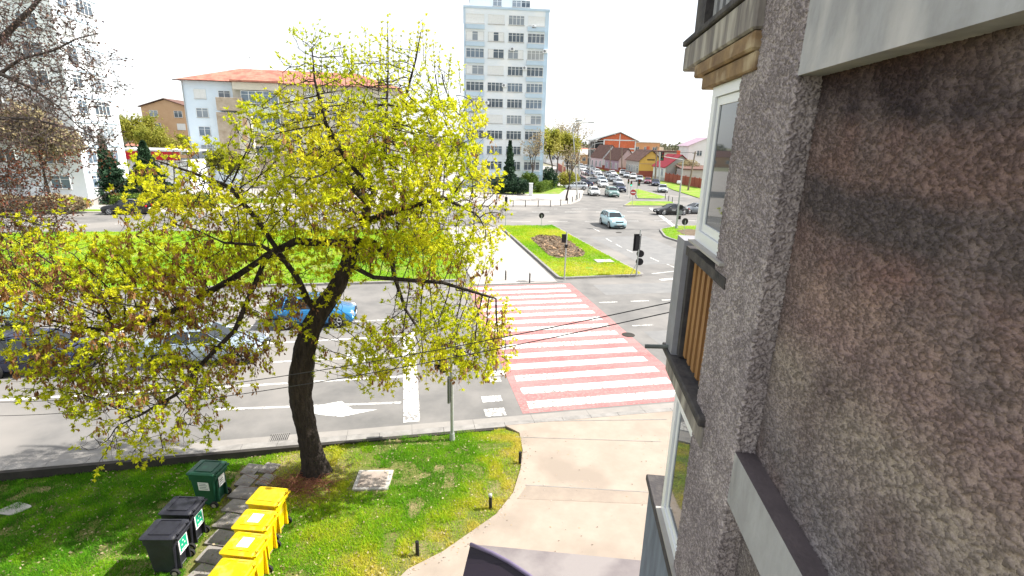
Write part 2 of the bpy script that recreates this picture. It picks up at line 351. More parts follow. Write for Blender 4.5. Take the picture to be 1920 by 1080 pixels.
# rebuild its top as a fine grid so that it can slope
def grid_top(name, poly, zf, m, step=.5):
    P_ = [(p[0], p[1]) for p in poly]; xs = [p[0] for p in P_]; ys = [p[1] for p in P_]
    b = MB()
    import bmesh
    bm = bmesh.new(); vs = [bm.verts.new((x, y, 0)) for x, y in P_]; f = bm.faces.new(vs)
    if f.normal.z < 0: f.normal_flip()
    for ax, lo, hi in ((0, min(xs), max(xs)), (1, min(ys), max(ys))):
        c = lo+step
        while c < hi:
            no = (1, 0, 0) if ax == 0 else (0, 1, 0); co = (c, 0, 0) if ax == 0 else (0, c, 0)
            bmesh.ops.bisect_plane(bm, geom=bm.verts[:]+bm.edges[:]+bm.faces[:], plane_co=co, plane_no=no); c += step
    for v in bm.verts: v.co.z = zf(v.co.x, v.co.y)
    bmesh.ops.recalc_face_normals(bm, faces=bm.faces[:])
    me = bpy.data.meshes.new(name); bm.to_mesh(me); bm.free(); me.materials.append(m)
    if me.polygons and sum(p.normal.z for p in me.polygons) < 0: me.flip_normals()
    o = bpy.data.objects.new(name, me); C.objects.link(o); return tag(o, kind='structure')
bpy.data.objects.remove(lawn)
grid_top('lawn_ground', LAWN, lawn_z, MT['turf_near'], .8)
# kerb along the lawn: pale top, its back face stands above the lower lawn
KT = .05
def strip(name, a0, a1, b0, b1, z0, z1, m, joints=0.):
    b = MB()
    if joints:
        a = a0
        while a < a1-1e-6:
            e = min(a1, a+joints); b.prism([AB(a+.006, b0)[:2], AB(e-.006, b0)[:2], AB(e-.006, b1)[:2], AB(a+.006, b1)[:2]], z0, z1); a = e
    else: b.prism([AB(a0, b0)[:2], AB(a1, b0)[:2], AB(a1, b1)[:2], AB(a0, b1)[:2]], z0, z1)
    return tag(b.build(name, m), kind='structure')
strip('kerb', -60, 3.0, 14.55, 14.85, -.3, .03, MT['kerb'], 1.0)
strip('kerb', 3.0, 60, 14.62, 14.85, -.3, .025, MT['kerb'], 1.0)
strip('kerb_back_shade', -60, 2.6, 14.42, 14.547, -.3, .024, MT['kerb_shade_iron'])  # strip before the kerb's back, soil and shade put into its colour
gut = strip('gutter', -60, 60, 14.855, 15.2, -.02, .005, mat('gutter', (.24, .225, .21), .9, (.30, .28, .26), 1.5, 1, bump=.2), 2.0)
# paved path between the lawn and the building
PATH = [AB(3.0, 14.62)] + LAWN[2:12] + [Vector((-4, 2.5, 0)), Vector((-4, -8, 0)), Vector((40, -8, 0)), AB(45, 14.62)]
slab('pavement', PATH, -.3, .02, MT['pavement'])
# darker joint band and seams in the path
q = [G(988, 910, .024), G(1215, 923, .024), G(1215, 945, .024), G(970, 935, .024)]
sheet('pavement_strip', q, .024, mat('drain band', (.25, .205, .17), .9, (.32, .265, .215), 1.6, 1, bump=.3))
for nm, (p0, p1), wd in (('pavement_joint', ((985, 909), (1225, 923)), .014), ('pavement_joint', ((967, 819), (1240, 828)), .012), ('pavement_joint', ((970, 790), (1250, 786)), .02)):
    A, B = G(*p0, .028), G(*p1, .028); d = (B-A).normalized(); nn = Vector((-d.y, d.x, 0))*wd
    sheet(nm, [A-nn, B-nn, B+nn, A+nn], .028, MT['kerb'])

r = np.random.default_rng(44); P_ = []
X = r.uniform(-4, 7, 9000); Y_ = r.uniform(8, 14.6, 9000); k = inpoly(X, Y_, PATH); X, Y_ = X[k], Y_[k]
PE = np.array([(p[0], p[1]) for p in LAWN[2:12]]); PE = np.vstack([PE[:-1]+(PE[1:]-PE[:-1])*t for t in np.linspace(0, 1, 8)])
dd = np.min(np.hypot(X[:, None]-PE[None, :, 0], Y_[:, None]-PE[None, :, 1]), 1); kk = r.random(len(X)) < np.clip(.95-dd*2.2, .035, 1); X, Y_ = X[kk], Y_[kk]
b = MB()
for x, y in zip(X, Y_):
    s_ = r.uniform(.008, .03); a = r.uniform(0, 6.28); b.add([(x+s_*math.cos(a+t_), y+s_*.7*math.sin(a+t_), .026+(.008 if q_ else 0)) for q_, t_ in enumerate((0, 2.1, 4.2))], [(0, 1, 2)], int(r.integers(0, 3)))
tag(b.build('grit', [mat('grit', (.16, .12, .09), .9), mat('dead leaf bits', (.42, .30, .16), .9), mat('pale grit', (.45, .40, .34), .9)]), 'grit and leaf crumbs along the edge of the paved path', 'grit', kind='stuff')
# crosswalk
sheet('crosswalk_surface', [AB(3.75, 15.3), AB(10.6, 15.3), AB(10.6, 31.35), AB(3.75, 31.35)], .004, MT['pink'])
b = MB()
for i in range(15):
    bb = 15.85+i*1.068
    b.add([AB(4.05, bb-.26, .009), AB(10.1, bb-.26, .009), AB(10.1, bb+.26, .009), AB(4.05, bb+.26, .009)], [(0, 1, 2, 3)])
tag(b.build('crosswalk_stripes', MT['paint']), kind='structure')
# lane lines
b = MB()
def line(p0, p1, wd=.13, z=.006):
    A, B = Vector(p0), Vector(p1); d = (B-A).normalized(); nn = Vector((-d.y, d.x, 0))*wd/2
    b.add([(*(A-nn)[:2], z), (*(B-nn)[:2], z), (*(B+nn)[:2], z), (*(A+nn)[:2], z)], [(0, 1, 2, 3)])
line(G(404, 768), G(752, 755)); line(G(-300, 768), G(755, 706), .14)
line(G(512, 679), G(760, 666)); line(G(480, 645), G(760, 630)); line(AB(-60, 25.6), AB(-.3, 25.6)); 
for i in range(9): line(AB(-8-4.5*i, 29.0), AB(-10.2-4.5*i, 29.0))
line(AB(0, 15.35), AB(0, 23.6), .55, .0105)
for (a0, bb) in ((11.0, 27.05), (13.0, 27.05), (15.0, 27.05), (17.2, 27.05), (11.3, 23.05), (13.7, 23.05), (16.1, 23.05), (13., 19.2), (16, 19.2)): line(AB(a0, bb), AB(a0+1.15, bb), .13)
line(AB(17.2, 31.5), AB(22, 32.5), .35); line(AB(17.4, 33.2), AB(22, 34.4), .12)
for (p0, p1) in (((1112, 428), (1124, 434)), ((1136, 447), (1147, 453)), ((1155, 458), (1166, 464)), ((1219, 483), (1235, 490)), ((1250, 495), (1268, 503)), ((1175, 468), (1186, 473))): line(G(*p0), G(*p1), .10)
for i in range(24): line(AB(-60+i*4.5, 58), AB(-57.6+i*4.5, 58), .16); 
for i in range(24): line(AB(-60+i*4.5, 66.2), AB(-57.6+i*4.5, 66.2), .16)
for i in range(8): line(AB(-4+i*4.5, 69.3), AB(-1.6+i*4.5, 69.3), .16)
line(G(1220, 390), G(1265, 425), .5)
# dashed guide squares beside the crossing and the lane arrow
for (c, sx, sy) in (((928, 773), .36, .26), ((922, 748), .36, .22), ((930, 700), .4, .22), ((925, 712), .3, .2)):
    p = G(*c); d = AB(1, 0).normalized(); e = AB(0, 1).normalized()
    b.add([(*(p-d*sx-e*sy)[:2], .007), (*(p+d*sx-e*sy)[:2], .007), (*(p+d*sx+e*sy)[:2], .007), (*(p-d*sx+e*sy)[:2], .007)], [(0, 1, 2, 3)])
def poly(pxs, z=.007): b.add([(*G(*p)[:2], z) for p in pxs][::-1], [tuple(range(len(pxs)))])
poly([(548, 767), (590, 762), (640, 752), (662, 768), (708, 768), (640, 782), (600, 778)]); poly([(650, 664), (695, 662), (690, 678), (655, 680)])
tag(b.build('road_markings', MT['paint']), kind='structure')
# asphalt repairs and worn lighter lanes
b = MB()
for a0, a1, b0, b1 in ((11.5, 20, 19.0, 22.2), (-30, -2, 24, 25.2), (12, 30, 28.5, 30.8), (18, 24, 36, 48), (-20, 10, 60, 63)):
    b.add([AB(a0, b0, .003), AB(a1, b0, .003), AB(a1, b1, .003), AB(a0, b1, .003)], [(0, 1, 2, 3)])
tag(b.build('road_repairs', mat('repaired asphalt', (.17, .17, .17), .9, (.22, .215, .21), 1.2, 1, bump=.3, bscale=60, bdist=.005)), kind='structure')

for px, py, lb in ((1178, 628, 'round iron cover in the street right of the crossing'), (1160, 436, 'round iron cover in the junction in front of the turning car')):
    b = MB(); b.tube([(0, 0, .001), (0, 0, .012)], .32, 20); b.tube([(0, 0, .012), (0, 0, .016)], .25, 20); o = b.build('manhole', MT['kerb_shade_iron']); o.location = G(px, py, 0); tag(o, lb, 'manhole')
# islands ------------------------------------------------
def island(name, pts, m, top=.13, kw=.18, ktop=.14):
    n = len(pts); P_ = [Vector((p[0], p[1], 0)) for p in pts]
    a = sum(P_[i].x*P_[(i+1) % n].y-P_[(i+1) % n].x*P_[i].y for i in range(n))
    if a < 0: P_ = P_[::-1]
    inner = []
    for i in range(n):
        p, q, r = P_[i-1], P_[i], P_[(i+1) % n]
        d1 = (q-p).normalized(); d2 = (r-q).normalized(); n1 = Vector((-d1.y, d1.x, 0)); n2 = Vector((-d2.y, d2.x, 0))
        m_ = n1+n2; m_ = m_/max(.5, m_.length_squared)*2; inner.append(q+m_*kw)
    b = MB()
    vs = [(p.x, p.y, 0) for p in P_]+[(p.x, p.y, ktop) for p in P_]+[(p.x, p.y, ktop) for p in inner]+[(p.x, p.y, 0) for p in inner]
    fs = [(k*n+i, k*n+(i+1) % n, (k+1)*n+(i+1) % n, (k+1)*n+i) for k in range(3) for i in range(n)]
    b.add(vs, fs); tag(b.build(name+'_kerb', MT['kerb']), kind='structure')
    sheet(name, inner, top, m); return inner
def rounded(pts, r=.8, k=4):
    out = []; n = len(pts)
    for i in range(n):
        p, q, s = [Vector(pts[j % n][:2]) for j in (i-1, i, i+1)]
        d1 = (p-q); d2 = (s-q); rr = min(r, d1.length*.45, d2.length*.45); A = q+d1.normalized()*rr; B = q+d2.normalized()*rr
        for t in range(k+1):
            t /= k; out.append(((1-t)**2*A+2*t*(1-t)*q+t*t*B).to_tuple())
    return out
ISL = island('grass_island', rounded([AB(10.1, 32.35), AB(16.6, 32.6), AB(16.4, 40), AB(16.2, 54.6), AB(10.0, 54.6)], .5), MT['turf'])
MED = island('grass_median', rounded([AB(-80, 32.6), AB(3.8, 32.6), AB(3.8, 52.8), AB(-80, 52.8)], .5), MT['turf'])
slab('median_walkway', [AB(4.2, 31.6), AB(9.8, 31.6), AB(9.8, 54.4), AB(4.2, 54.4)], 0, .05, MT['pavement2'])
RIS = island('grass_island', rounded([AB(26.0, 43.0), AB(25.6, 47), AB(27.3, 51.5), AB(30.5, 53.6), AB(60, 54), AB(60, 42.5)], .9), MT['turf'])
NIS = island('grass_island', rounded([G(1168, 387), G(1268, 387), G(1262, 379), G(1182, 378)], .6), MT['turf'])
WED = island('grass_island', rounded([G(1188, 356), G(1197, 355), G(1252, 371), G(1240, 374), G(1194, 373)], .6), MT['turf'])
# flower bed of turned soil
bed = [G(994, 446, .15), G(1012, 441, .15), G(1042, 442, .15), G(1068, 452, .15), G(1098, 474, .15), G(1092, 481, .15), G(1045, 484, .15), G(1028, 478, .15)]
sheet('flower_bed', bed, .15, MT['soil'])
bed2 = [G(1268, 432, .15), G(1290, 429, .15), G(1320, 432, .15), G(1315, 446, .15), G(1282, 440, .15)]
sheet('flower_bed', bed2, .15, MT['soil'])
# far pavements, verges
FP = [AB(-110, 66.3), AB(-20, 66.3), AB(-4, 70), AB(6, 72.4), AB(21, 72.4), AB(24.5, 74.5), AB(27.5, 79), AB(30, 85), Vector((13.3, 100, 0)), Vector((15, 130, 0)), Vector((17, 200, 0)), Vector((-5, 210, 0)), Vector((-140, 190, 0)), AB(-110, 70)]
slab('far_pavement', FP, -.1, .10, MT['pavement2'])
sheet('far_lawn', [AB(-100, 66.9), AB(-34, 66.9), AB(-32, 68.6), AB(-100, 68.6)], .108, MT['turf'])
sheet('far_lawn', [AB(-100, 74.5), AB(-38, 73), AB(-12, 75.5), AB(-10, 80), AB(-100, 86)], .108, MT['turf'])
sheet('far_lawn', [Vector((-2, 91, 0)), Vector((8, 93, 0)), Vector((12, 112, 0)), Vector((-4, 104, 0))], .108, MT['turf'])
slab('verge', [Vector((32.9, 90, 0)), Vector((60, 96, 0)), Vector((60, 125, 0)), Vector((41, 116, 0)), Vector((38.2, 133, 0)), Vector((37, 142, 0)), Vector((34.5, 152, 0)), Vector((33, 165, 0)), Vector((28.5, 195, 0)), Vector((27.5, 195, 0)), Vector((32.3, 160, 0)), Vector((34.6, 128, 0)), Vector((33, 108, 0))], -.1, .12, MT['turf'])

# ------------------------------------------------------------------ grass blades
def blades(name, poly, n, zf, hmin, hmax, wd, tintf, seed=1, label=None, cap=None):
    r = np.random.default_rng(seed); P_ = np.array([(p[0], p[1]) for p in poly]); lo, hi = P_.min(0), P_.max(0)
    if cap: lo = np.maximum(lo, cap[0]); hi = np.minimum(hi, cap[1])
    X = r.uniform(lo[0], hi[0], n); Y_ = r.uniform(lo[1], hi[1], n); k = inpoly(X, Y_, poly); X, Y_ = X[k], Y_[k]
    T = tintf(X, Y_, r); keep = T > -1; X, Y_, T = X[keep], Y_[keep], T[keep]; m = len(X)
    Z = np.array([zf(x, y) for x, y in zip(X, Y_)]) if callable(zf) else np.full(m, zf)
    a = r.uniform(0, 6.283, m); h = r.uniform(hmin, hmax, m)*(.45+1.1*vnoise(X, Y_, 3.4, 31)); le = r.normal(0, .55, (m, 2))*h[:, None]
    dx, dy = np.cos(a)*wd, np.sin(a)*wd
    V = np.empty((m, 3, 3)); V[:, 0] = np.stack([X-dx, Y_-dy, Z-.005], 1); V[:, 1] = np.stack([X+dx, Y_+dy, Z-.005], 1)
    V[:, 2] = np.stack([X+le[:, 0], Y_+le[:, 1], Z+h], 1)
    o = quadmesh(name, V.reshape(-1, 3), 3, GRASS, T); return tag(o, label, 'grass', kind='stuff')
def vnoise(X, Y_, s, seed=0):
    r = np.random.default_rng(seed); g = r.random((64, 64)); x = X*s+100; y = Y_*s+100
    xi = np.floor(x).astype(int); yi = np.floor(y).astype(int); fx = x-xi; fy = y-yi; fx = fx*fx*(3-2*fx); fy = fy*fy*(3-2*fy)
    g_ = lambda i, j: g[i % 64, j % 64]
    return (g_(xi, yi)*(1-fx)+g_(xi+1, yi)*fx)*(1-fy)+(g_(xi, yi+1)*(1-fx)+g_(xi+1, yi+1)*fx)*fy
PEDGE = np.array([(p[0], p[1]) for p in LAWN[2:12]]); PEDGE = np.vstack([PEDGE[:-1]+(PEDGE[1:]-PEDGE[:-1])*t for t in np.linspace(0, 1, 6)])
def near_tint(X, Y_, r):
    n1 = vnoise(X, Y_, .9, 1); n2 = vnoise(X, Y_, 2.6, 2); n3 = vnoise(X, Y_, .45, 3)
    d = np.min(np.hypot(X[:, None]-PEDGE[None, :, 0], Y_[:, None]-PEDGE[None, :, 1]), 1)
    T = .20+.40*n1+.22*(n2-.5)+r.normal(0, .10, len(X))
    T += np.clip(1.0-d*.62, 0, 1)*(.22+.65*n2)                   # dry towards the path
    dt = np.hypot(X+5.4, Y_-12.4); T += np.clip(1.15-dt*.6, 0, 1)*.5
    T += np.where((n3 > .55) & (n2 > .5), .34, 0)*np.clip((X+5)/2, .2, 1)
    T -= np.clip((-6.5-X)*.08, 0, .22)
    thin = (n2*.6+n1*.4) < (.30+np.clip(.9-dt*.5, 0, .35)+np.clip(.25-d*.3, 0, .3))
    T[thin & (r.random(len(X)) < .75)] = -9
    # pavers, manhole and slab stay bare
    for c, rr in ((np.array([-3.7, 12.05]), .52),): T[(abs(X-c[0]) < rr+.02) & (abs(Y_-c[1]) < rr)] = -9
    t = (12.85-Y_)/4.0; px0 = -7.68+t*.76; px1 = -6.62+t*.44
    T[(X > px0) & (X < px1) & (Y_ < 12.75) & (r.random(len(X)) < .93)] = -9
    return np.clip(T, -9, 1)
blades('grass', LAWN, 620000, lawn_z, .03, .085, .007, near_tint, 4, 'short mown lawn with dry yellow edge beside the near path', cap=((-17, 7.0), (3, 17)))
def far_tint(X, Y_, r): return .54+.6*(vnoise(X, Y_, .25, 5)-.5)+.25*(vnoise(X, Y_, .07, 15)-.5)-9*(vnoise(X, Y_, .9, 25) > .93)+.12*(vnoise(X, Y_, 1.6, 6)-.5)+r.normal(0, .07, len(X))
def isl_tint(X, Y_, r):
    T = far_tint(X, Y_, r)+.04; T[inpoly(X, Y_, bed)] = -9; return T
blades('grass', ISL, 70000, .13, .05, .13, .022, isl_tint, 5, 'bright lawn on the island with the flower bed')
blades('grass', MED, 190000, .13, .05, .13, .03, far_tint, 6, 'bright lawn of the long median behind the maple', cap=((-45, 20), (5, 60)))
blades('grass', RIS, 30000, .13, .05, .12, .025, lambda X, Y_, r: np.where(inpoly(X, Y_, bed2), -9, far_tint(X, Y_, r)), 8, 'lawn on the corner island beside the black saloon', cap=((14, 40), (40, 70)))
b = MB(); b.box(-.7, .7, -.45, .45, 0, .07, bev=.02); o = b.build('manhole', MT['concrete']); o.location = G(1132, 490, .13); o.rotation_euler = (0, 0, TH); tag(o, 'pale square cover in the grass of the flower bed island', 'manhole')
# clods and dead leaves in the flower bed
r = random.Random(3); b = MB()
for i in range(900):
    while True:
        x, y = r.uniform(0, 8), r.uniform(38, 53)
        if inpoly(np.array([x]), np.array([y]), bed)[0]: break
    s = r.uniform(.06, .2); b.add([(x+r.uniform(-s, s), y+r.uniform(-s, s), .15+r.uniform(0, s*.8)) for _ in range(4)], [(0, 1, 2), (0, 2, 3), (0, 3, 1), (1, 3, 2)], r.choice((0, 0, 1, 2)))
tag(b.build('turned_soil', [mat('clod', (.12, .08, .05), .95), mat('pale clod', (.30, .20, .12), .95), mat('dry leaf', (.34, .22, .13), .9)]), 'brown soil and dead plants of the island flower bed', 'soil', kind='stuff')

# ------------------------------------------------------------------ the building we lean out of
YAW = math.radians(5.5); S = 1.17
bt = Vector((math.sin(YAW), math.cos(YAW), 0)); bn = Vector((math.cos(YAW), -math.sin(YAW), 0))
# local frame of the block: x = u along the facade, y = outward (towards the street side), z up
BM = Matrix(((bt.x, -bn.x, 0, 0), (bt.y, -bn.y, 0, 0), (0, 0, 1, 0), (0, 0, 0, 1)))
def zz(z): return H+(z-9)*S
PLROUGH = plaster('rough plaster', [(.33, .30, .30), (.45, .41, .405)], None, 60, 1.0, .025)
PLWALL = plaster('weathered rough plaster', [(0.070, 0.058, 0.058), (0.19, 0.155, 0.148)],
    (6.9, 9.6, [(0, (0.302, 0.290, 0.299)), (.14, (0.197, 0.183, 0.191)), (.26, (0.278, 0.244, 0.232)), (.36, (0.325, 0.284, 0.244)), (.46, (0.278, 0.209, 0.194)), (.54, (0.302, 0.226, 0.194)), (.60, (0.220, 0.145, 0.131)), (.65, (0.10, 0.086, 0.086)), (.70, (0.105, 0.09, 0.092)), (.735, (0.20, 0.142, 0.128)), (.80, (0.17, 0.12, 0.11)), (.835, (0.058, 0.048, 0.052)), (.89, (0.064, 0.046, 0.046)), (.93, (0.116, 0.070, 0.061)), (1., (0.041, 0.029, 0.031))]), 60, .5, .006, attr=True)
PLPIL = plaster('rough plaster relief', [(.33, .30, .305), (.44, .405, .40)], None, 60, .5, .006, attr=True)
BEAM = mat('smooth weathered concrete', (.44, .44, .455), .85, (.27, .265, .27), 3.2, 1.0, bump=.5, bscale=35, bdist=.006, stretch=(1, 1, .4), col3=(.52, .50, .49), n3=2.2, detail=9)
BEAMTOP = mat('darker top concrete', (.085, .07, .075), .9, (.13, .105, .11), 4, 1, bump=.5, bscale=40)
MOSS = mat('weathered black slab', (.035, .033, .038), .9, (.10, .09, .085), 5, 1, bump=.7, bscale=30, bdist=.01)
STAIN = mat('peeling ochre concrete', (.30, .20, .10), .9, (.16, .10, .06), 4.5, 1.2, bump=.5, bscale=20, bdist=.01, col3=(.42, .33, .21), n3=3)
SLABF = mat('streaked slab edge', (.30, .27, .24), .9, (.14, .125, .12), 4.5, 1.1, bump=.5, bscale=25, stretch=(2, 2, .35), col3=(.42, .39, .34), n3=3)
PARA = mat('blue grey parapet', (.20, .235, .29), .85, (.12, .14, .18), 3.2, 1.1, bump=.3, bscale=25, stretch=(1.5, 1.5, .35))
SLAT = mat('varnished slats', (.38, .20, .08), .6, (.25, .12, .045), 5, 1, stretch=(3, 3, .3))
SLATG = mat('grey slats', (.34, .34, .35), .7, (.24, .24, .25), 5, 1, stretch=(3, 3, .3))
bld = empty('apartment_block', (0, 0, 0), 0, 'near apartment block with rough grey plaster, white windows and a slatted loggia', 'apartment block')
bld.matrix_world = BM
YO = -1.17      # outer plane (local y), the wall lies behind it at more negative y
YW = -1.30
def bb(name, m, boxes, bev=0.):
    b = MB()
    for x in boxes: b.box(*x, bev=bev)
    return b.build(name, m, bld)
U0, U1 = 2.56*S, 3.36*S         # pilaster
UE = 4.02*S                     # end of the window bay
# recessed wall, one sheet with real thickness, above, at and below our storey
ST = 2.23*S
def relief(x, y):
    """height 0..1 of sprayed plaster at metres x, y: warped lumps split by wandering crevices"""
    wx = (vnoise(x, y, 50, 71)-.5)*.024+(vnoise(x, y, 110, 72)-.5)*.008; wy = (vnoise(x, y, 50, 73)-.5)*.024+(vnoise(x, y, 110, 74)-.5)*.008
    X, Y_ = x+wx, y+wy
    n = .60*vnoise(X*1.1, Y_*.9, 112, 75)+.40*vnoise(X, Y_, 175, 76)
    h = np.clip((n-.30)/.34, 0, 1); h = h*h*(3-2*h)
    return np.clip(.80*h+.20*vnoise(x, y, 240, 77)+.18*(vnoise(x, y, 7, 78)-.5), 0, 1)
def relief_sheet(name, plan, z0, z1, step, amp, m):
    """vertical sheet following a plan polyline (outward side on the left of travel), plaster modelled in the mesh"""
    P_ = np.array(plan, float); seg = np.linalg.norm(np.diff(P_, axis=0), axis=1); L_ = np.concatenate([[0], np.cumsum(seg)]); n = int(L_[-1]/step)+1
    t = np.linspace(0, L_[-1], n); px = np.interp(t, L_, P_[:, 0]); py = np.interp(t, L_, P_[:, 1])
    k = np.array([.25, .5, .25])
    qx, qy = px.copy(), py.copy()
    for _ in range(3): qx[1:-1] = np.convolve(qx, k, 'valid'); qy[1:-1] = np.convolve(qy, k, 'valid')
    tx, ty = np.gradient(qx), np.gradient(qy)
    for _ in range(3): tx[1:-1] = np.convolve(tx, k, 'valid'); ty[1:-1] = np.convolve(ty, k, 'valid')
    l = np.hypot(tx, ty); nx, ny = -ty/l, tx/l
    nz = int((z1-z0)/step)+1; z = np.linspace(z0, z1, nz); T_, Z_ = np.meshgrid(t, z); h = relief(T_+20, Z_)
    d = (h-.75)*amp
    V = np.stack([qx[None, :]+nx[None, :]*d, qy[None, :]+ny[None, :]*d, Z_], 2).reshape(-1, 3)
    idx = np.arange(n*nz).reshape(nz, n); Fq = np.stack([idx[:-1, :-1], idx[1:, :-1], idx[1:, 1:], idx[:-1, 1:]], 2).reshape(-1, 4)
    me = bpy.data.meshes.new(name); me.vertices.add(len(V)); me.vertices.foreach_set('co', V.astype(np.float32).ravel())
    me.loops.add(Fq.size); me.loops.foreach_set('vertex_index', Fq.astype(np.int32).ravel()); me.polygons.add(len(Fq)); me.polygons.foreach_set('loop_start', np.arange(0, Fq.size, 4, dtype=np.int32)); me.polygons.foreach_set('loop_total', np.full(len(Fq), 4, np.int32))
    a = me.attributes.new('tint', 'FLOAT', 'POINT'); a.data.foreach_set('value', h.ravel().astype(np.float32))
    me.polygons.foreach_set('use_smooth', [True]*len(Fq)); me.materials.append(m); me.update(calc_edges=True)
    o = bpy.data.objects.new(name, me); C.objects.link(o); o.parent = bld; return o
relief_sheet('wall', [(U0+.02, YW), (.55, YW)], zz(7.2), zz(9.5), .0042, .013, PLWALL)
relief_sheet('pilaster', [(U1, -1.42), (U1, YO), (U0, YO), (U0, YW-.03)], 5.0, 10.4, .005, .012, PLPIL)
bb('wall', PLROUGH, [(-9, U0+.02, -1.9, YW-.03, zz(7.2), zz(9.5))]); bb('wall', PLROUGH, [(-9, .55, YW-.029, YW, zz(7.2), zz(9.5))])
for k, (z0, z1) in enumerate([(zz(9.6), 24), (-.3, zz(7.12))]):
    bb('wall', PLROUGH, [(-9, U0+.02, -1.9, YW-.002, z0, z1)])
def beams():
    return [(-9, U0, YW-.1, YO, zz(7.085), zz(7.40)), (-9, U0, YW-.1, YO, zz(9.31), zz(9.63)), (-9, U0, YW-.1, YO, zz(7.085)-ST, zz(7.40)-ST), (-9, U0, YW-.1, YO, zz(9.31)+ST, zz(9.63)+ST)]
o = bb('beam', [BEAM, BEAMTOP], beams())
for p in o.data.polygons:
    if p.normal.z > .5: p.material_index = 1  # upward faces take the darker concrete
# pilaster with a really uneven plaster skin
def rough_box(name, x0, x1, y0, y1, z0, z1, step, amp, m, seed):
    """box whose faces are fine grids pushed about, so its edges and silhouette are rough"""
    import bmesh
    bm = bmesh.new(); nx = max(1, int((x1-x0)/step)); ny = max(1, int((y1-y0)/step)); nz = max(1, int((z1-z0)/step)); 
    idx = {}
    def V(i, j, k):
        if (i, j, k) not in idx: idx[(i, j, k)] = bm.verts.new((x0+(x1-x0)*i/nx, y0+(y1-y0)*j/ny, z0+(z1-z0)*k/nz))
        return idx[(i, j, k)]
    for k in range(nz):
        for i in range(nx):
            bm.faces.new((V(i, ny, k), V(i, ny, k+1), V(i+1, ny, k+1), V(i+1, ny, k)))      # outer face
        for j in range(ny):
            bm.faces.new((V(0, j, k), V(0, j, k+1), V(0, j+1, k+1), V(0, j+1, k)))
            bm.faces.new((V(nx, j+1, k), V(nx, j+1, k+1), V(nx, j, k+1), V(nx, j, k)))
    bm.normal_update(); r = np.random.default_rng(seed); n = len(bm.verts)
    co = np.array([v.co[:] for v in bm.verts]); d = vnoise(co[:, 0]*1.+co[:, 1], co[:, 2], 38, seed)-.5+.6*(vnoise(co[:, 0]-co[:, 1], co[:, 2], 80, seed+1)-.5)
    for v, a in zip(bm.verts, d): v.co += v.normal*float(a)*amp
    me = bpy.data.meshes.new(name); bm.to_mesh(me); bm.free(); me.materials.append(m); me.polygons.foreach_set('use_smooth', [True]*len(me.polygons))
    ob = bpy.data.objects.new(name, me); C.objects.link(ob); ob.parent = bld; return ob
bb('pilaster', PLROUGH, [(U0+.012, U1-.012, -1.9, YO-.012, 5.0, 10.4)])
for z0, z1 in ((-.3, 5.0), (10.4, 24)): bb('pilaster', PLROUGH, [(U0+.004, U1-.004, -1.9, YO-.004, z0, z1)])
# body of the block behind, and its end bay
bb('body', PLROUGH, [(-9, UE-.3, -14, -1.9, -.3, 24)])
def rail(name, m, u0, u1, y0, y1, z0, z1, n):
    b = MB(); st = (u1-u0)/n
    for i in range(n): b.box(u0+i*st+st*.24, u0+(i+1)*st-st*.24, y0, y1, z0, z1)
    return b.build(name, m, bld)
def win(zt, zb, label=None):
    """white window strip at the end bay between U1 and UE"""
    fr = MB(); f = .065; y0, y1 = -1.26, -1.185
    fr.box(U1-.2, UE, y0, y1, zt-.08, zt); fr.box(U1-.2, UE, y0, y1, zb, zb+.09)
    fr.box(UE-.10, UE, y0, y1, zb+.09, zt-.08)
    # inner sash
    m0 = UE-.10
    fr.box(U1-.2, m0-.012, y0+.012, y1-.02, zt-.15, zt-.085); fr.box(U1-.2, m0-.012, y0+.012, y1-.02, zb+.095, zb+.165)
    fr.box(m0-.085, m0-.015, y0+.012, y1-.02, zb+.165, zt-.15)
    fr.box(U1-.2, U1-.10, y0+.012, y1-.02, zb+.165, zt-.15)
    w_ = fr.build('window', MT['pvc'], bld)
    g = MB(); g.box(U1-.1, m0-.085, y0+.03, y0+.045, zb+.165, zt-.15); g.build('pane', MT['glass'], w_)
    s = MB(); s.box(U1-.2, UE+.02, y0-.01, YO+.035, zb-.022, zb-.001); s.build('sill', MT['concrete'], w_)
    for za, zc in ((zt-.08, zt), (zb, zb+.09)): e = MB(); e.box(UE-.06, UE-.002, -1.9, y0-.003, za, zc); e.build('end_frame', MT['pvc'], w_)
    g = MB(); g.box(UE-.045, UE-.03, -1.9, y0-.005, zb+.09, zt-.08); g.build('pane', MT['glass'], w_)
    return w_
zt, zb = zz(9.40), zz(8.31)
win(zt, zb); win(zz(7.05), zz(5.86)); win(zt+ST*1.05, zb+ST*1.05+.3)
# our storey: loggia panel of upright slats under the window
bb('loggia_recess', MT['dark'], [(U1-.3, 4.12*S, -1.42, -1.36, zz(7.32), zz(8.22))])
bb('loggia_frame', MOSS, [(U1-.3, 4.14*S, -1.24, YO+.012, zz(8.165), zz(8.235)), (4.08*S, 4.16*S, -1.5, YO-.02, zz(7.3), zz(8.165))])
rail('slat', SLAT, U1-.1, 4.06*S, -1.245, -1.215, zz(7.34), zz(8.16), 6)
bb('side_fin', mat('grey fin', (.30, .30, .33), .85, (.24, .24, .26), 4, 1, bump=.4), [(4.165*S, 4.42*S, -1.6, YO+.03, zz(7.28), zz(8.27))])
bb('slab', [MOSS], [(U1-.3, 4.46*S, -1.9, YO+.055, zz(7.22), zz(7.285))], .012)
bb('slab_edge', SLABF, [(U1-.3, 4.36*S, -1.9, YO+.02, zz(7.06), zz(7.215))], .01)
b = MB(); b.tube([(4.3*S, YO-.05, zz(7.27)+.04), (4.32*S, YO+.26, zz(7.25)+.04)], .022, 10); b.build('drain_pipe', MT['darkmetal'], bld)
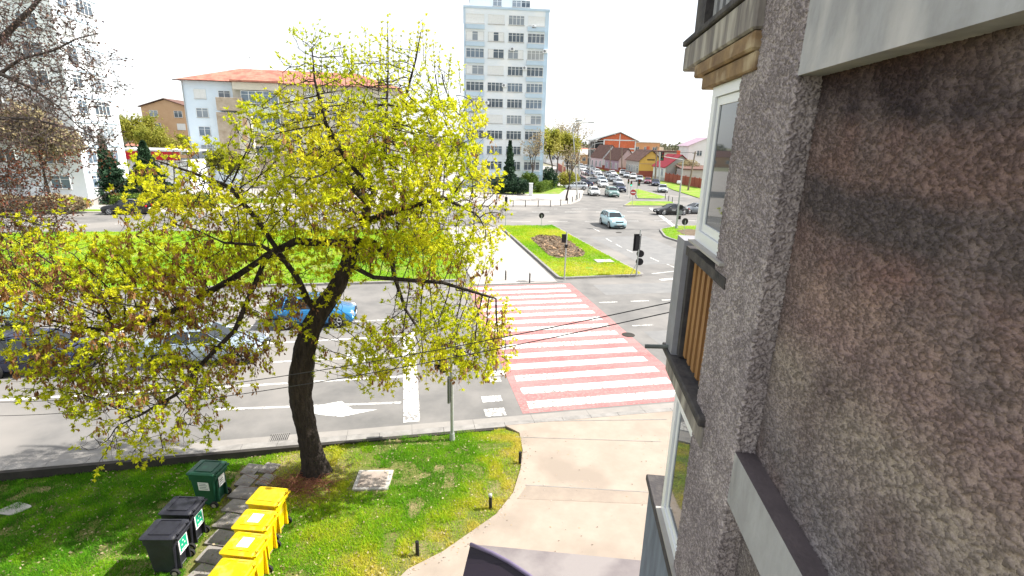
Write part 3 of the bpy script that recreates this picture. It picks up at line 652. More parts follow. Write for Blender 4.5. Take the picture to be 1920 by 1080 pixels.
# storey below: plastered parapet
bb('sill_slab', MOSS, [(U1-.3, 4.55*S, -1.9, YO+.045, zz(5.76), zz(5.83))], .012)
bb('parapet', PARA, [(U1-.3, 4.50*S, -1.9, YO+.005, zz(4.3), zz(5.755))], .01)
bb('slab', MOSS, [(U1-.3, 4.62*S, -1.9, YO+.05, zz(4.2), zz(4.295))], .01)
bb('end_wall', PLROUGH, [(U1-.3, UE-.05, -1.9, -1.5, -.3, zz(4.2)), (UE-.9, UE-.01, -14, -1.91, -.3, 24)])
# storey above: ochre lintel, slab edge, balcony railing
bb('lintel', STAIN, [(U1-.3, 4.22*S, -1.9, YO+.03, zt+.003, zz(9.50))], .01)
bb('lintel', STAIN, [(U1-.3, 4.42*S, -1.9, YO+.055, zz(9.503), zz(9.60))], .015)
bb('slab_edge', SLABF, [(U1-.3, 4.86*S, -1.9, YO+.06, zz(9.605), zz(9.80))], .015)
bb('slab', MOSS, [(U1-.3, 4.88*S, -1.9, YO+.08, zz(9.803), zz(9.85))], .01)
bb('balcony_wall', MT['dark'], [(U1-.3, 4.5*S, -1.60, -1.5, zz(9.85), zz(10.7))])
bb('balcony_post', MOSS, [(4.45*S, 4.75*S, -1.6, YO+.01, zz(9.852), zz(10.9))])
rail('railing_slat', SLATG, U1-.1, 4.42*S, -1.235, -1.21, zz(9.90), zz(10.7), 7)
bb('railing_rail', MT['dark'], [(U1-.2, 4.45*S, -1.205, -1.185, zz(9.86), zz(9.895))])
bb('upper_storeys', PLROUGH, [(U1-.3, UE, -1.9, -1.5, zz(10.9), 24)])

# entrance canopy below
can = empty('entrance_canopy', G(882, 1020, 2.9), 0, 'dark curved entrance canopy sticking out below the near block', 'canopy')
P0 = G(882, 1020, 2.9)
def loc(p): return tuple(Vector(p)-P0)
rim = [G(882, 1020, 2.92), G(922, 1036, 2.96), G(954, 1053, 3.0), G(993, 1079, 3.03), G(1040, 1122, 3.05), G(1085, 1185, 3.05)]
far_ = [G(1245, 1055, 3.02), G(1300, 1300, 3.05)]
b = MB(); top = [loc(p) for p in rim+far_[::-1]]; n = len(top)
b.add(top+[(x, y, z-.07) for x, y, z in top], [tuple(range(n)), tuple(range(2*n-1, n-1, -1))]+[(i, n+i, n+(i+1) % n, (i+1) % n) for i in range(n)])
b.build('roof_sheet', mat('faded purple grey sheet', (.21, .185, .185), .85, (.15, .13, .135), 1.5, 1, bump=.2, bscale=18, col3=(.25, .225, .22), n3=.8), can)
b = MB(); ev = [G(882, 1020, 2.9), G(878, 1038, 2.80), G(873, 1058, 2.72), G(867, 1084, 2.66), G(856, 1130, 2.6), G(838, 1210, 2.6)]
R_ = [loc(p+Vector((0, 0, -.02))) for p in rim]; E_ = [loc(p) for p in ev]; k = len(R_)
b.add(R_+E_, [(i, i+1, k+i+1, k+i) for i in range(k-1)])
b.add([(x+.02, y-.01, z-.05) for x, y, z in R_+E_], [(k+i, k+i+1, i+1, i) for i in range(k-1)])
b.build('fascia', mat('black purple sheet', (.022, .016, .026), .55), can)
b = MB(); b.tube([(x, y, z+.015) for x, y, z in R_], .03, 8); b.build('edge_trim', mat('lavender trim', (.16, .13, .21), .4), can, True)

# overhead cables from the block to the left
cab = MB()
def cable(name, A, B, sag, r=.012, label=''):
    A, B = Vector(A), Vector(B); pts = [A.lerp(B, t/24)-Vector((0, 0, sag*4*(t/24)*(1-t/24))) for t in range(25)]
    b = MB(); b.tube(pts, r, 6); return tag(b.build(name, MT['dark']), label, 'cable', 'cables over the near street')
cable('overhead_cable', Y(1262, 566, 5.2), Y(-60, 754, 10.5), .33, .006, 'upper thin black cable over the near street')
cable('overhead_cable', Y(1262, 584, 5.2), Y(-60, 780, 10.5), .33, .006, 'lower thin black cable over the near street')

# ------------------------------------------------------------------ trees
def unit(v): return v/np.maximum(1e-9, np.linalg.norm(v, axis=-1, keepdims=True))
def colonize(seeds, att, step, infl, kill, iters=160, bias=(0, 0, .0), maxn=20000):
    """seeds: list of (points, radii, parent_polyline, parent_index)"""
    pos, par, rad = [], [], []; ids = []
    for pts, rs, pp, pi in seeds:
        my = []; prev = ids[pp][pi] if pp is not None else -1
        for i in range(len(pts)-1 if True else 0):
            A, B = np.array(pts[i], float), np.array(pts[i+1], float); L = np.linalg.norm(B-A); n = max(1, int(round(L/step)))
            if i == 0 and pp is None: pos.append(A); par.append(prev); rad.append(rs[0]); prev = len(pos)-1
            if i == 0: my.append(prev)
            for k in range(1, n+1):
                t = k/n; pos.append(A+(B-A)*t); par.append(prev); rad.append(rs[i]*(1-t)+rs[i+1]*t); prev = len(pos)-1
            my.append(prev)
        ids.append(my)
    pos = np.array(pos); par = list(par); rad = list(rad); n0 = len(pos)
    att = np.array(att); best = np.full(len(att), 1e9); bi = np.zeros(len(att), int)
    def upd(lo):
        nonlocal best, bi
        for c in range(lo, len(pos), 400):
            d = np.linalg.norm(att[:, None]-pos[None, c:c+400], axis=2); j = d.argmin(1); dm = d[np.arange(len(att)), j]
            m_ = dm < best; best = np.where(m_, dm, best); bi = np.where(m_, j+c, bi)
    upd(0); seen = set()
    for it in range(iters):
        act = best < infl
        if not act.any() or len(pos) > maxn: break
        acc = np.zeros_like(pos); v = unit(att-pos[bi]); np.add.at(acc, bi[act], v[act]); idx = np.unique(bi[act])
        d = unit(acc[idx]+np.array(bias)*1.0+rng.normal(0, .12, (len(idx), 3)))
        new = pos[idx]+d*step; ok = []
        for i, p in zip(idx, new):
            key = (i, tuple(np.round(p/step*2.2).astype(int)))
            ok.append(key not in seen); seen.add(key)
        ok = np.array(ok); idx, new = idx[ok], new[ok]
        if len(new) == 0: break
        lo = len(pos); pos = np.vstack([pos, new]); par += idx.tolist(); upd(lo)
        keep = best > kill
        att, best, bi = att[keep], best[keep], bi[keep]
        if len(att) == 0: break
    n = len(pos); par = np.array(par); return pos, par, np.array(rad+[0]*(n-len(rad))), n0
def radii(pos, par, rad, tip=.006, p=2.35):
    n = len(pos); acc = np.zeros(n)
    for i in range(n-1, -1, -1):
        if acc[i] == 0: acc[i] = tip**p
        if par[i] >= 0: acc[par[i]] += acc[i]
    r = acc**(1/p); return np.maximum(r, rad)
def chains(par, r):
    n = len(par); ch = [[] for _ in range(n)]; roots = []
    for i in range(n):
        if par[i] >= 0: ch[par[i]].append(i)
        else: roots.append(i)
    out = []; st = [(None, q_) for q_ in roots]
    while st:
        p, i = st.pop(); c = [p] if p is not None else []; c.append(i)
        while ch[c[-1]]:
            k = sorted(ch[c[-1]], key=lambda j: -r[j]); st += [(c[-1], j) for j in k[1:]]; c.append(k[0])
        out.append(c)
    return out, ch
def tubes_np(segs, n=3):
    """segs: list of (A, B, ra, rb) straight pieces -> quads verts"""
    A = np.array([s[0] for s in segs]); B = np.array([s[1] for s in segs]); ra = np.array([s[2] for s in segs])[:, None]; rb = np.array([s[3] for s in segs])[:, None]
    d = unit(B-A); u = unit(np.cross(d, np.array([.31, .17, .93]))); v = np.cross(d, u); V = []
    for j in range(n):
        a, c = 2*math.pi*j/n, 2*math.pi*(j+1)/n
        e = lambda t: u*math.cos(t)+v*math.sin(t)
        V.append(np.stack([A+e(a)*ra, A+e(c)*ra, B+e(c)*rb, B+e(a)*rb], 1))
    return np.concatenate(V, 0).reshape(-1, 3)
def leaves(P, D, k, lmin, lmax, wd, spread, r, droop=0.):
    """k leaves round each point P pointing about D: rhombi bent along their rib"""
    n = len(P); P = np.repeat(P, k, 0); D = np.repeat(D, k, 0); m = n*k
    d = unit(D+r.normal(0, spread, (m, 3))+np.array([0, 0, -droop])); s = unit(np.cross(d, r.normal(0, 1, (m, 3)))); L = r.uniform(lmin, lmax, m)[:, None]; W = L*wd
    nn = np.cross(d, s)
    a = P; tipp = P+d*L; mid = P+d*L*.5-nn*L*.10
    return np.stack([a, mid+s*W, tipp, mid-s*W], 1).reshape(-1, 3), m

def limb_mesh(name, pos, par, r, cs, sel, m, parent, nbig=9, jitter=0.):
    b = MB()
    for c in cs:
        if not sel(c): continue
        R = [float(r[j]) for j in c]
        if len(c) > 1 and par[c[1]] == c[0] and R[0] > R[1]*1.6: R[0] = R[1]*1.15
        if len(c) < 2: continue
        mx = max(R); n = nbig if mx > .05 else (6 if mx > .02 else 4)
        b.tube([pos[j] for j in c], R, n, caps=False)
    if not b.v: return None
    return b.build(name, m, parent, True)

def rel(P, o): return np.array(P)-np.array(o)[None]
# ---- the boxelder in the middle
base = G(592, 888, -.12); O = np.array(base)
T = lambda x, y, yy: np.array(Y(x, y, yy))
trunk = [T(594, 893, 12.35), T(590, 868, 12.38), T(583, 838, 12.4), T(572, 790, 12.4), T(563, 745, 12.38), T(563, 705, 12.35), T(572, 655, 12.35), T(584, 615, 12.4), T(598, 588, 12.45)]
tr = [.40, .31, .275, .265, .285, .30, .265, .25, .235]
main = [trunk[-1], T(628, 545, 12.5), T(652, 495, 12.6), T(664, 452, 12.6), T(684, 415, 12.5), T(705, 365, 12.3), T(722, 300, 12.3), T(735, 240, 12.3), T(746, 200, 12.2), T(762, 177, 12.2), T(790, 142, 12.2), T(842, 138, 12.3)]
mr = [.21, .20, .185, .18, .15, .115, .09, .075, .065, .055, .035, .015]
left = [trunk[-1], T(575, 560, 12.2), T(560, 525, 12.0), T(535, 490, 11.7), T(490, 460, 11.4), T(420, 455, 11.1)]
left2 = [main[3], T(625, 455, 12.3), T(590, 455, 12.1), T(555, 452, 12.0), T(500, 480, 11.9), T(440, 520, 11.6), T(370, 560, 11.3), T(290, 600, 11.0), T(200, 620, 10.9)]
back = [main[4], T(690, 380, 13.2), T(640, 330, 14.0), T(600, 270, 14.3), T(590, 200, 14.4)]
right1 = [main[3], T(700, 455, 12.9), T(735, 490, 13.2), T(740, 520, 13.4), T(760, 580, 13.3), T(800, 640, 13.1)]
right2 = [main[4], T(760, 390, 12.2), T(830, 370, 12.0), T(890, 400, 11.8)]
right3 = [main[2], T(700, 520, 12.0), T(765, 525, 11.8), T(830, 530, 11.7), T(880, 545, 11.6), T(930, 560, 11.5)]
up1 = [main[5], T(650, 300, 12.0), T(610, 230, 11.8), T(590, 150, 11.8), T(585, 90, 11.8)]
up2 = [main[6], T(725, 210, 12.8), T(728, 120, 12.9), T(727, 40, 12.9)]
up3 = [main[9], T(780, 110, 12.2), T(790, 55, 12.2)]
lefta = [left[3], T(480, 410, 11.9), T(430, 350, 12.0), T(350, 320, 12.2), T(290, 300, 12.3)]
leftb = [left2[4], T(440, 620, 11.2), T(380, 680, 10.9), T(330, 740, 10.7), T(260, 780, 10.6)]
seeds = [(trunk, tr, None, None), (main, mr, 0, 8), (left, [.10, .085, .07, .055, .04, .025], 0, 8), (left2, [.085, .075, .065, .055, .045, .035, .028, .02, .01], 1, 3),
         (back, [.11, .10, .08, .055, .02], 1, 4), (right1, [.09, .085, .075, .06, .04, .02], 1, 3), (right2, [.08, .07, .05, .02], 1, 4), (right3, [.06, .055, .045, .035, .025, .012], 1, 2),
         (up1, [.05, .04, .028, .014, .006], 1, 5), (up2, [.035, .028, .015, .005], 1, 6), (up3, [.03, .02, .007], 1, 9), (lefta, [.04, .035, .028, .02, .008], 2, 3), (leftb, [.026, .022, .017, .012, .006], 3, 4)]
blobs = [ # px x, px y, distance, rx, rz, ry (metres), attractors
    (650, 330, 12.6, 2.6, 2.3, 2.2, 980), (720, 190, 12.4, 1.9, 1.2, 1.5, 300), (440, 400, 12.0, 2.3, 1.6, 1.8, 520), (230, 560, 11.0, 2.3, 1.35, 1.5, 430),
    (60, 580, 10.6, 1.2, 1.3, 1.2, 200), (270, 715, 10.6, 2.0, 1.1, 1.1, 260), (840, 400, 12.2, 1.45, 1.8, 1.6, 480), (835, 610, 12.1, 1.65, 1.3, 1.4, 430),
    (850, 260, 12.2, .95, 1.1, 1.0, 120), (700, 660, 12.3, 1.1, 1.0, .8, 170), (590, 160, 12.0, .7, 1.2, .8, 80), (230, 830, 10.5, 1.2, .45, .6, 60), (530, 560, 12.3, 1.6, 1.0, 1.5, 130),
    (120, 690, 10.4, 1.2, .9, .9, 90), (920, 640, 12.0, .65, .95, .7, 140), (520, 260, 12.2, 1.2, .9, 1.1, 140), (330, 330, 12.3, 1.0, .7, .8, 80), (380, 800, 10.8, .5, .5, .5, 20), (60, 450, 10.8, 1.1, .5, .8, 50), (740, 440, 12.8, 1.3, 1.0, 1.2, 300), (400, 660, 11.2, 1.3, .7, 1.0, 130), (640, 220, 12.4, 1.6, .9, 1.2, 220)]
att = []
for (x, y, yy, rx, rz, ry, n) in blobs:
    n = int(n*2.4); c = T(x, y, yy); v = unit(rng.normal(0, 1, (n, 3)))*(rng.random((n, 1))**.42); att.append(c+v*np.array([rx, ry, rz]))
att = np.vstack(att); att = att[(att[:, 2] > .9)]
pos, par, rad, n0 = colonize(seeds, att, .16, 2.6, .205, 160)
r_ = radii(pos, par, rad, .0058, 2.35)
cs, ch = chains(par, r_)
tree = empty('maple_tree', base, 0, 'large maple with dark trunk and young yellow green leaves between the lawn and the street', 'tree')
lp = rel(pos, O)
# gnarled trunk: denser, noisy
def gnarl(name, pts, rs, m, parent):
    P_ = [Vector(p)-Vector(O) for p in pts]; fine = []; fr = []
    for i in range(len(P_)-1):
        for k in range(8): t = k/8; fine.append(P_[i].lerp(P_[i+1], t)); fr.append(rs[i]*(1-t)+rs[i+1]*t)
    fine.append(P_[-1]); fr.append(rs[-1])
    for _ in range(3): fine = [fine[0]]+[(fine[i-1]+fine[i]*2+fine[i+1])/4 for i in range(1, len(fine)-1)]+[fine[-1]]
    b = MB(); b.tube(fine, fr, 40, caps=False); v = np.array(b.v); k = 40
    for i in range(len(fine)):
        c = np.array(fine[i]); a = np.arange(k)*2*math.pi/k; z = c[2]
        g = 1+.05*np.sin(a*3+z*2.)+.045*np.sin(a*7-z*3.1+1)+.03*np.sin(a*13+z*9)+.035*rng.normal(0, 1, k)*.6
        if z < .7: g += (.7-z)*.28*np.maximum(0, np.sin(a*4+.6))
        cav = np.exp(-((z-1.75)/.5)**2)*np.exp(-((np.angle(np.exp(1j*(a+1.35)))/.28)**2)); g -= .32*cav   # the long hollow
        v[i*k:(i+1)*k] = c+(v[i*k:(i+1)*k]-c)*g[:, None]
    b.v = [tuple(x) for x in v]; return b.build(name, m, parent, True)
gnarl('trunk', trunk+[main[1], main[2], main[3]], tr[:-1]+[.235, .20, .185, .165], MT['bark'], tree)
limb_mesh('branches', lp, par, r_, cs, lambda c: c[0] != 0, MT['bark'], tree)
# twigs
depth_tip = r_ < .012
tipn = np.where(depth_tip & (np.arange(len(pos)) >= n0-0))[0]
segs, tp, td = [], [], []
for i in tipn:
    leafy = not ch[i]
    k = 2 if leafy else (1 if rng.random() < .75 else 0)
    D0 = unit(pos[i]-pos[par[i]])
    for _ in range(k):
        up = .55 if pos[i][2] > 7.0 else (.15 if pos[i][2] > 4.6 else -.45)
        d = unit(D0*.7+rng.normal(0, .55, 3)+np.array([0, 0, up])); L = rng.uniform(.14, .42); A = pos[i].copy(); 
        for s in range(3):
            B = A+d*L/3; segs.append((A-O, B-O, .0048-.0010*s, .0038-.0010*s)); 
            if s > 0 or rng.random() < .35: tp.append(B.copy()); td.append(d.copy())
            A = B; d = unit(d+rng.normal(0, .22, 3)+np.array([0, 0, up*.3]))
# tall bare shoots over the crown
for (x, y0, y1, yy) in [(585, 150, 50, 12.), (600, 150, 60, 12.2), (628, 160, 70, 12.2), (575, 140, 60, 11.8), (660, 130, 85, 12.4), (685, 120, 60, 12.6), (693, 120, 68, 12.4), (715, 110, 55, 12.8), (727, 100, 32, 12.9), (735, 110, 60, 12.7), (752, 120, 70, 12.6), (770, 110, 65, 12.3), (785, 90, 45, 12.2), (792, 90, 38, 12.3), (800, 100, 60, 12.2), (812, 110, 78, 12.2), (825, 130, 80, 12.2), (845, 130, 105, 12.3), (860, 150, 118, 12.3), (610, 150, 80, 12.3), (645, 150, 95, 12.0)]:
    A = T(x-rng.uniform(-8, 8), y0+25, yy); E_ = T(x, y1, yy); n = 8
    for s in range(n):
        p, q_ = A+(E_-A)*s/n, A+(E_-A)*(s+1)/n; p = p+0; segs.append((p-O, q_-O, .009-.0008*s, .0082-.0008*s))
        if rng.random() < .8:
            sdv = unit(rng.normal(0, 1, 3)+np.array([0, 0, .9])); e = q_+sdv*rng.uniform(.1, .3); segs.append((q_-O, e-O, .004, .0025)); tp.append(e); td.append(sdv)
        tp.append(q_.copy()); td.append(unit(E_-A))
tp, td = np.array(tp), np.array(td)
quadmesh('twigs', tubes_np(segs, 3), 4, MT['twig'], None, tree)
clump = vnoise(tp[:, 0]*1.+tp[:, 1]*.6, tp[:, 2]+tp[:, 1]*.4, 1.15, 11)
keep = rng.random(len(tp)) < np.where(tp[:, 2] > 10.1, .75, np.clip(.58+1.6*(clump-.28), .25, 1.))
tp_, td_ = tp[keep], td[keep]; hi = tp_[:, 2] > 9.9
lv, m1 = leaves(tp_[~hi]-O, td_[~hi], 15, .045, .108, .17, .72, rng)
lv2, m2 = leaves(tp_[hi]-O, td_[hi], 8, .035, .085, .2, .55, rng)
cl = vnoise(tp_[:, 0], tp_[:, 2], 1.6, 12)
tint = np.concatenate([np.repeat(cl[~hi]*.5+.38, 15), np.repeat(cl[hi]*.5+.3, 8)])+rng.normal(0, .17, m1+m2)
quadmesh('leaves', np.vstack([lv, lv2]), 4, LEAF_A, tint, tree)
# hanging seed clusters
w_ = 0.12+1.6*np.exp(-((tp[:, 2]-5.0)/1.6)**2)*(tp[:, 0] < -5.5)+.45*np.exp(-((tp[:, 2]-5.2)/1.5)**2)*(tp[:, 0] > -3.5)
n3 = vnoise(tp[:, 0]+7, tp[:, 2]+3, 1.5, 14); w_ = w_*(n3 > .42)*(tp[:, 2] < 9.2)
sel = rng.choice(len(tp), 2100, replace=False, p=w_/w_.sum()); sp = tp[sel]
P_, D_ = [], []
for p in sp:
    for k in range(rng.integers(5, 11)):
        P_.append(p+np.array([rng.normal(0, .03), rng.normal(0, .03), -rng.uniform(0, .16)])); D_.append([rng.normal(0, .2), rng.normal(0, .2), -1])
sv, m3 = leaves(np.array(P_)-O, unit(np.array(D_)), 1, .06, .13, .22, .2, rng)
quadmesh('seed_clusters', sv, 4, LEAF_SEED, rng.random(m3)*.9, tree)
print('att',len(att),'tips',len(tp));print('maple nodes', len(pos), 'leaves', m1+m2, 'twigs', len(segs))

# ---- the bare tree reaching in from the left
O2 = np.array((-16.2, 12.6, -.24)); tree2 = empty('bare_tree', tuple(O2), 0, 'bare budding tree reaching in from the left edge of the photo', 'tree')
t2 = [O2, O2+[.1, 0, 1.6], O2+[.0, -.1, 3.2], O2+[.3, -.1, 4.6]]
s1 = [t2[-1], T(-240, 330, 12.2), T(-120, 200, 12.), T(0, 75, 11.8), T(60, 15, 11.8), T(110, -50, 11.8)]
s2 = [t2[-1], T(-200, 420, 12.), T(-100, 200, 12.), T(0, 138, 11.8), T(60, 165, 11.7), T(110, 200, 11.6), T(150, 240, 11.6)]
s3 = [t2[-1], T(-120, 330, 11.8), T(-40, 222, 11.6), T(60, 222, 11.5), T(130, 240, 11.4), T(200, 265, 11.4)]
s4 = [t2[2], T(-150, 440, 11.5), T(-40, 400, 11.2), T(40, 410, 11.), T(100, 430, 11.)]
s5 = [s2[3], T(40, 110, 11.9), T(100, 95, 11.9), T(145, 72, 11.9), T(195, 60, 11.9)]
seeds = [(t2, [.30, .25, .22, .20], None, None), (s1, [.14, .12, .09, .07, .045, .03], 0, 3), (s2, [.12, .10, .06, .045, .03, .02, .01], 0, 3), (s3, [.10, .07, .04, .03, .02, .01], 0, 3), (s4, [.08, .06, .04, .025, .01], 0, 2), (s5, [.035, .03, .022, .015, .006], 2, 3)]
att = []
for (x, y, yy, rx, rz, ry, n) in [(40, 60, 11.8, 1.4, 1.3, 1.2, 260), (120, 130, 11.8, 1.0, 1.2, 1., 150), (60, 230, 11.5, 1.6, .7, 1.1, 240), (170, 270, 11.4, .65, .5, .6, 50), (-80, 150, 12, 1.8, 1.8, 1.6, 200), (20, 310, 11.4, 1.2, .6, 1., 120), (40, 400, 11.1, .9, .65, .9, 170), (-100, 350, 11.6, 1.5, 1.2, 1.2, 130), (10, 500, 11, .7, .5, .6, 40)]:
    n = int(n*4.2); c = T(x, y, yy); v = unit(rng.normal(0, 1, (n, 3)))*(rng.random((n, 1))**.42); att.append(c+v*np.array([rx, ry, rz]))
p2, q2, rd2, n02 = colonize(seeds, np.vstack(att), .15, 2.5, .17, 150)
r2 = radii(p2, q2, rd2, .0042, 2.6); c2, ch2 = chains(q2, r2); l2 = p2-O2
limb_mesh('trunk', l2, q2, r2, c2, lambda c: c[0] == 0, MT['greybark'], tree2, 16)
limb_mesh('branches', l2, q2, r2, c2, lambda c: c[0] != 0, MT['greybark'], tree2)
segs, tp, td = [], [], []
for i in np.where((r2 < .011) & (np.arange(len(p2)) >= n02))[0]:
    D0 = unit(p2[i]-p2[q2[i]])
    for _ in range(2 if not ch2[i] else (1 if rng.random() < .6 else 0)):
        d = unit(D0*.8+rng.normal(0, .5, 3)+np.array([0, 0, .12])); L = rng.uniform(.16, .45); A = p2[i].copy()
        for s in range(3):
            B = A+d*L/3; segs.append((A-O2, B-O2, .0060-.001*s, .0050-.001*s)); tp.append(B.copy()); td.append(d.copy()); A = B; d = unit(d+rng.normal(0, .22, 3))
quadmesh('twigs', tubes_np(segs, 3), 4, MT['greybark'], None, tree2)
tp, td = np.array(tp), np.array(td)
low = tp[:, 2] < 8.6
v1, m1 = leaves(tp[~low]-O2, td[~low], 2, .03, .065, .35, .5, rng); quadmesh('buds', v1, 4, LEAF_BUD, rng.random(m1), tree2)
v1, m1 = leaves(tp[low]-O2, td[low], 3, .03, .06, .35, .5, rng); quadmesh('rusty_buds', v1, 4, LEAF_RUST, rng.random(m1), tree2)

# ---- generic far trees
def far_tree(name, h, wd, leafm, n, lsize, bark=None, label=None, cat='tree', group=None, trunk_h=.3, open_=0., seed=1, bare=False, tints=(.2, .9)):
    r = np.random.default_rng(seed); root = empty(name, (0, 0, 0), 0, label, cat, group); segs = []
    ends = []
    def grow(A, d, L, rad, lev):
        k = 4; 
        for s in range(k):
            B = A+d*L/k; segs.append((A, B, rad*(1-.12*s), rad*(1-.12*(s+1)))); A = B; d = unit(d+r.normal(0, .13, 3)+np.array([0, 0, .04]))
            if lev >= 2: ends.append((A, d))
        if lev < 4:
            for _ in range(3 if lev < 2 else 2):
                nd = unit(d+r.normal(0, .62, 3)*np.array([wd/h*1.6, wd/h*1.6, .6])+np.array([0, 0, .22])); grow(A, nd, L*r.uniform(.6, .8), rad*.58, lev+1)
    grow(np.zeros(3), np.array([0, 0, 1.]), h*trunk_h, h*.022, 0)
    E_ = np.array([e[0] for e in ends]); sc = h/max(1e-3, E_[:, 2].max()); segs = [(a*sc, b_*sc, x, y) for a, b_, x, y in segs]; E_ = E_*sc
    quadmesh('trunk', tubes_np(segs, 5), 4, bark or MT['bark'], None, root)
    if not bare:
        idx = r.integers(0, len(E_), n); P_ = E_[idx]+r.normal(0, h*.045, (n, 3)); D_ = unit(r.normal(0, 1, (n, 3))+np.array([0, 0, .4]))
        v, m_ = leaves(P_, D_, 3, lsize*.6, lsize, .32, .6, r); t = vnoise(P_[:, 0]*2/h*4, P_[:, 2]*2/h*4, 1., seed)
        quadmesh('crown', v, 4, leafm, np.repeat(tints[0]+(tints[1]-tints[0])*t, 3)+r.normal(0, .1, m_), root)
    return root
def shrub(name, sx, sy, sz, leafm, n, ls, label, cat='shrub', group=None, seed=1, cone=False, boxy=False):
    """leaf-clump bush or cone filling its volume's outer shell, on short stems"""
    r = np.random.default_rng(seed); root = empty(name, (0, 0, 0), 0, label, cat, group)
    if boxy: P_ = r.uniform(-.5, .5, (n, 3))*np.array([sx, sy, sz])+[0, 0, sz/2]
    elif cone:
        t = r.random(n)**.8; rad_ = (1-t)*(1+.22*np.sin(t*44))*np.sqrt(r.uniform(.25, 1, n)); a = r.uniform(0, 6.28, n); P_ = np.stack([np.cos(a)*rad_*sx/2, np.sin(a)*rad_*sy/2, t*sz], 1)
    else:
        v = unit(r.normal(0, 1, (n, 3))); lump = 1+.35*(vnoise(v[:, 0]*2+v[:, 1], v[:, 2]*2, 1.3, seed)-.5); P_ = v*(r.random((n, 1))**.4)*lump[:, None]*np.array([sx/2, sy/2, sz/2])+[0, 0, sz*.5]; P_ = P_[P_[:, 2] > 0]
    D_ = unit(r.normal(0, 1, (len(P_), 3))+([0, 0, -.3] if cone else [0, 0, .5])); v, m_ = leaves(P_, D_, 3, ls*.6, ls, .3, .5, r)
    t = vnoise(P_[:, 0]*1.5, P_[:, 2]*1.5, 1., seed+3); quadmesh('foliage', v, 4, leafm, np.repeat(t, 3)+r.normal(0, .12, m_), root)
    b = MB()
    for k in range(1 if cone else 4): b.tube([(0 if cone else r.normal(0, sx*.12), 0 if cone else r.normal(0, sy*.1), 0), (0, 0, sz*(.9 if cone else .6))], [max(.03, sz*.012), .01], 6)
    b.build('stem', MT['bark'], root); return root
#@@PART3

# ------------------------------------------------------------------ small things on the near lawn
LZ = lambda p: lawn_z(p[0], p[1])
# stepping slabs of the little path: each one a thing
r = random.Random(5)
def paver(cx, cy, sx, sy, rz, label):
    b = MB(); j = lambda: r.uniform(-.02, .02)
    pts = [(-sx/2+j(), -sy/2+j()), (sx/2+j(), -sy/2+j()), (sx/2+j(), sy/2+j()), (-sx/2+j(), sy/2+j())]
    pts = rounded(pts, .03, 2); b.prism(pts, -.03, .045+r.uniform(-.008, .008)); o = b.build('paving_slab', MT['slate'])
    o.location = (cx, cy, lawn_z(cx, cy)+.0); o.rotation_euler = (r.uniform(-.02, .02), r.uniform(-.02, .02), rz)
    return tag(o, label, 'paving slab', 'slabs of the stepping path')
rows = [12.5, 12.02, 11.5, 10.98, 10.45, 9.92, 9.40, 8.88, 8.36, 7.85]
nthw = ['first', 'second', 'third', 'fourth', 'fifth', 'sixth', 'seventh', 'eighth', 'ninth', 'tenth']
for i, yy in enumerate(rows):
    t = (12.7-yy)/3.8; xl = -7.52+.74*t; xr = -6.62+.44*t; wd = xr-xl; rz = -.17
    if i == 0:
        paver(xl+.22, yy, .42, .46, rz, 'left square slab at the far end of the stepping path, beside the green bin')
        paver(xl+.72, yy+.06, .42, .46, rz, 'right square slab at the far end of the stepping path, nearest the maple trunk')
    elif i == 1:
        paver(xl+.24, yy, .46, .46, rz, 'slab in the second row of the stepping path, left of a grassy gap')
        paver(xl+.76, yy+.03, .40, .46, rz, 'slab in the second row of the stepping path, right of a grassy gap')
    else: paver((xl+xr)/2, yy, wd*.94, .47, rz, '%s row of the stepping path counted from its far end, a worn wide slab' % nthw[i])
# manhole in the lawn
c = Vector((-3.66, 12.02, lawn_z(-3.66, 12.02))); mh = empty('manhole', c, .06, 'square concrete manhole cover in the lawn right of the maple', 'manhole')
b = MB(); b.box(-.48, .48, -.42, .42, -.05, .045, bev=.015); b.build('frame', MT['concrete'], mh)
b = MB(); b.box(-.37, .37, -.33, .33, .047, .058, bev=.004)
b.build('cover', mat('worn cover', (.25, .20, .17), .9, (.38, .33, .28), 2.2, 1, bump=.4), mh)
for sx, sy in ((-.28, -.25), (.28, .25)): b = MB(); b.box(sx-.03, sx+.03, sy-.012, sy+.012, .059, .063); b.build('lifting_slot', MT['dark'], mh)
# storm drain grate
dn = empty('storm_drain', AB(-4.02, 15.05, .0), TH, 'slotted storm drain grate at the kerb left of the maple trunk', 'drain')
b = MB(); b.box(-.26, .26, -.2, .2, .006, .012); b.build('pit', MT['dark'], dn)
b = MB()
for i in range(9): b.box(-.25+i*.058, -.225+i*.058, -.19, .19, .013, .03)
b.box(-.28, .28, -.22, -.195, .013, .032); b.box(-.28, .28, .195, .22, .013, .032); b.build('grate', MT['kerb'], dn)
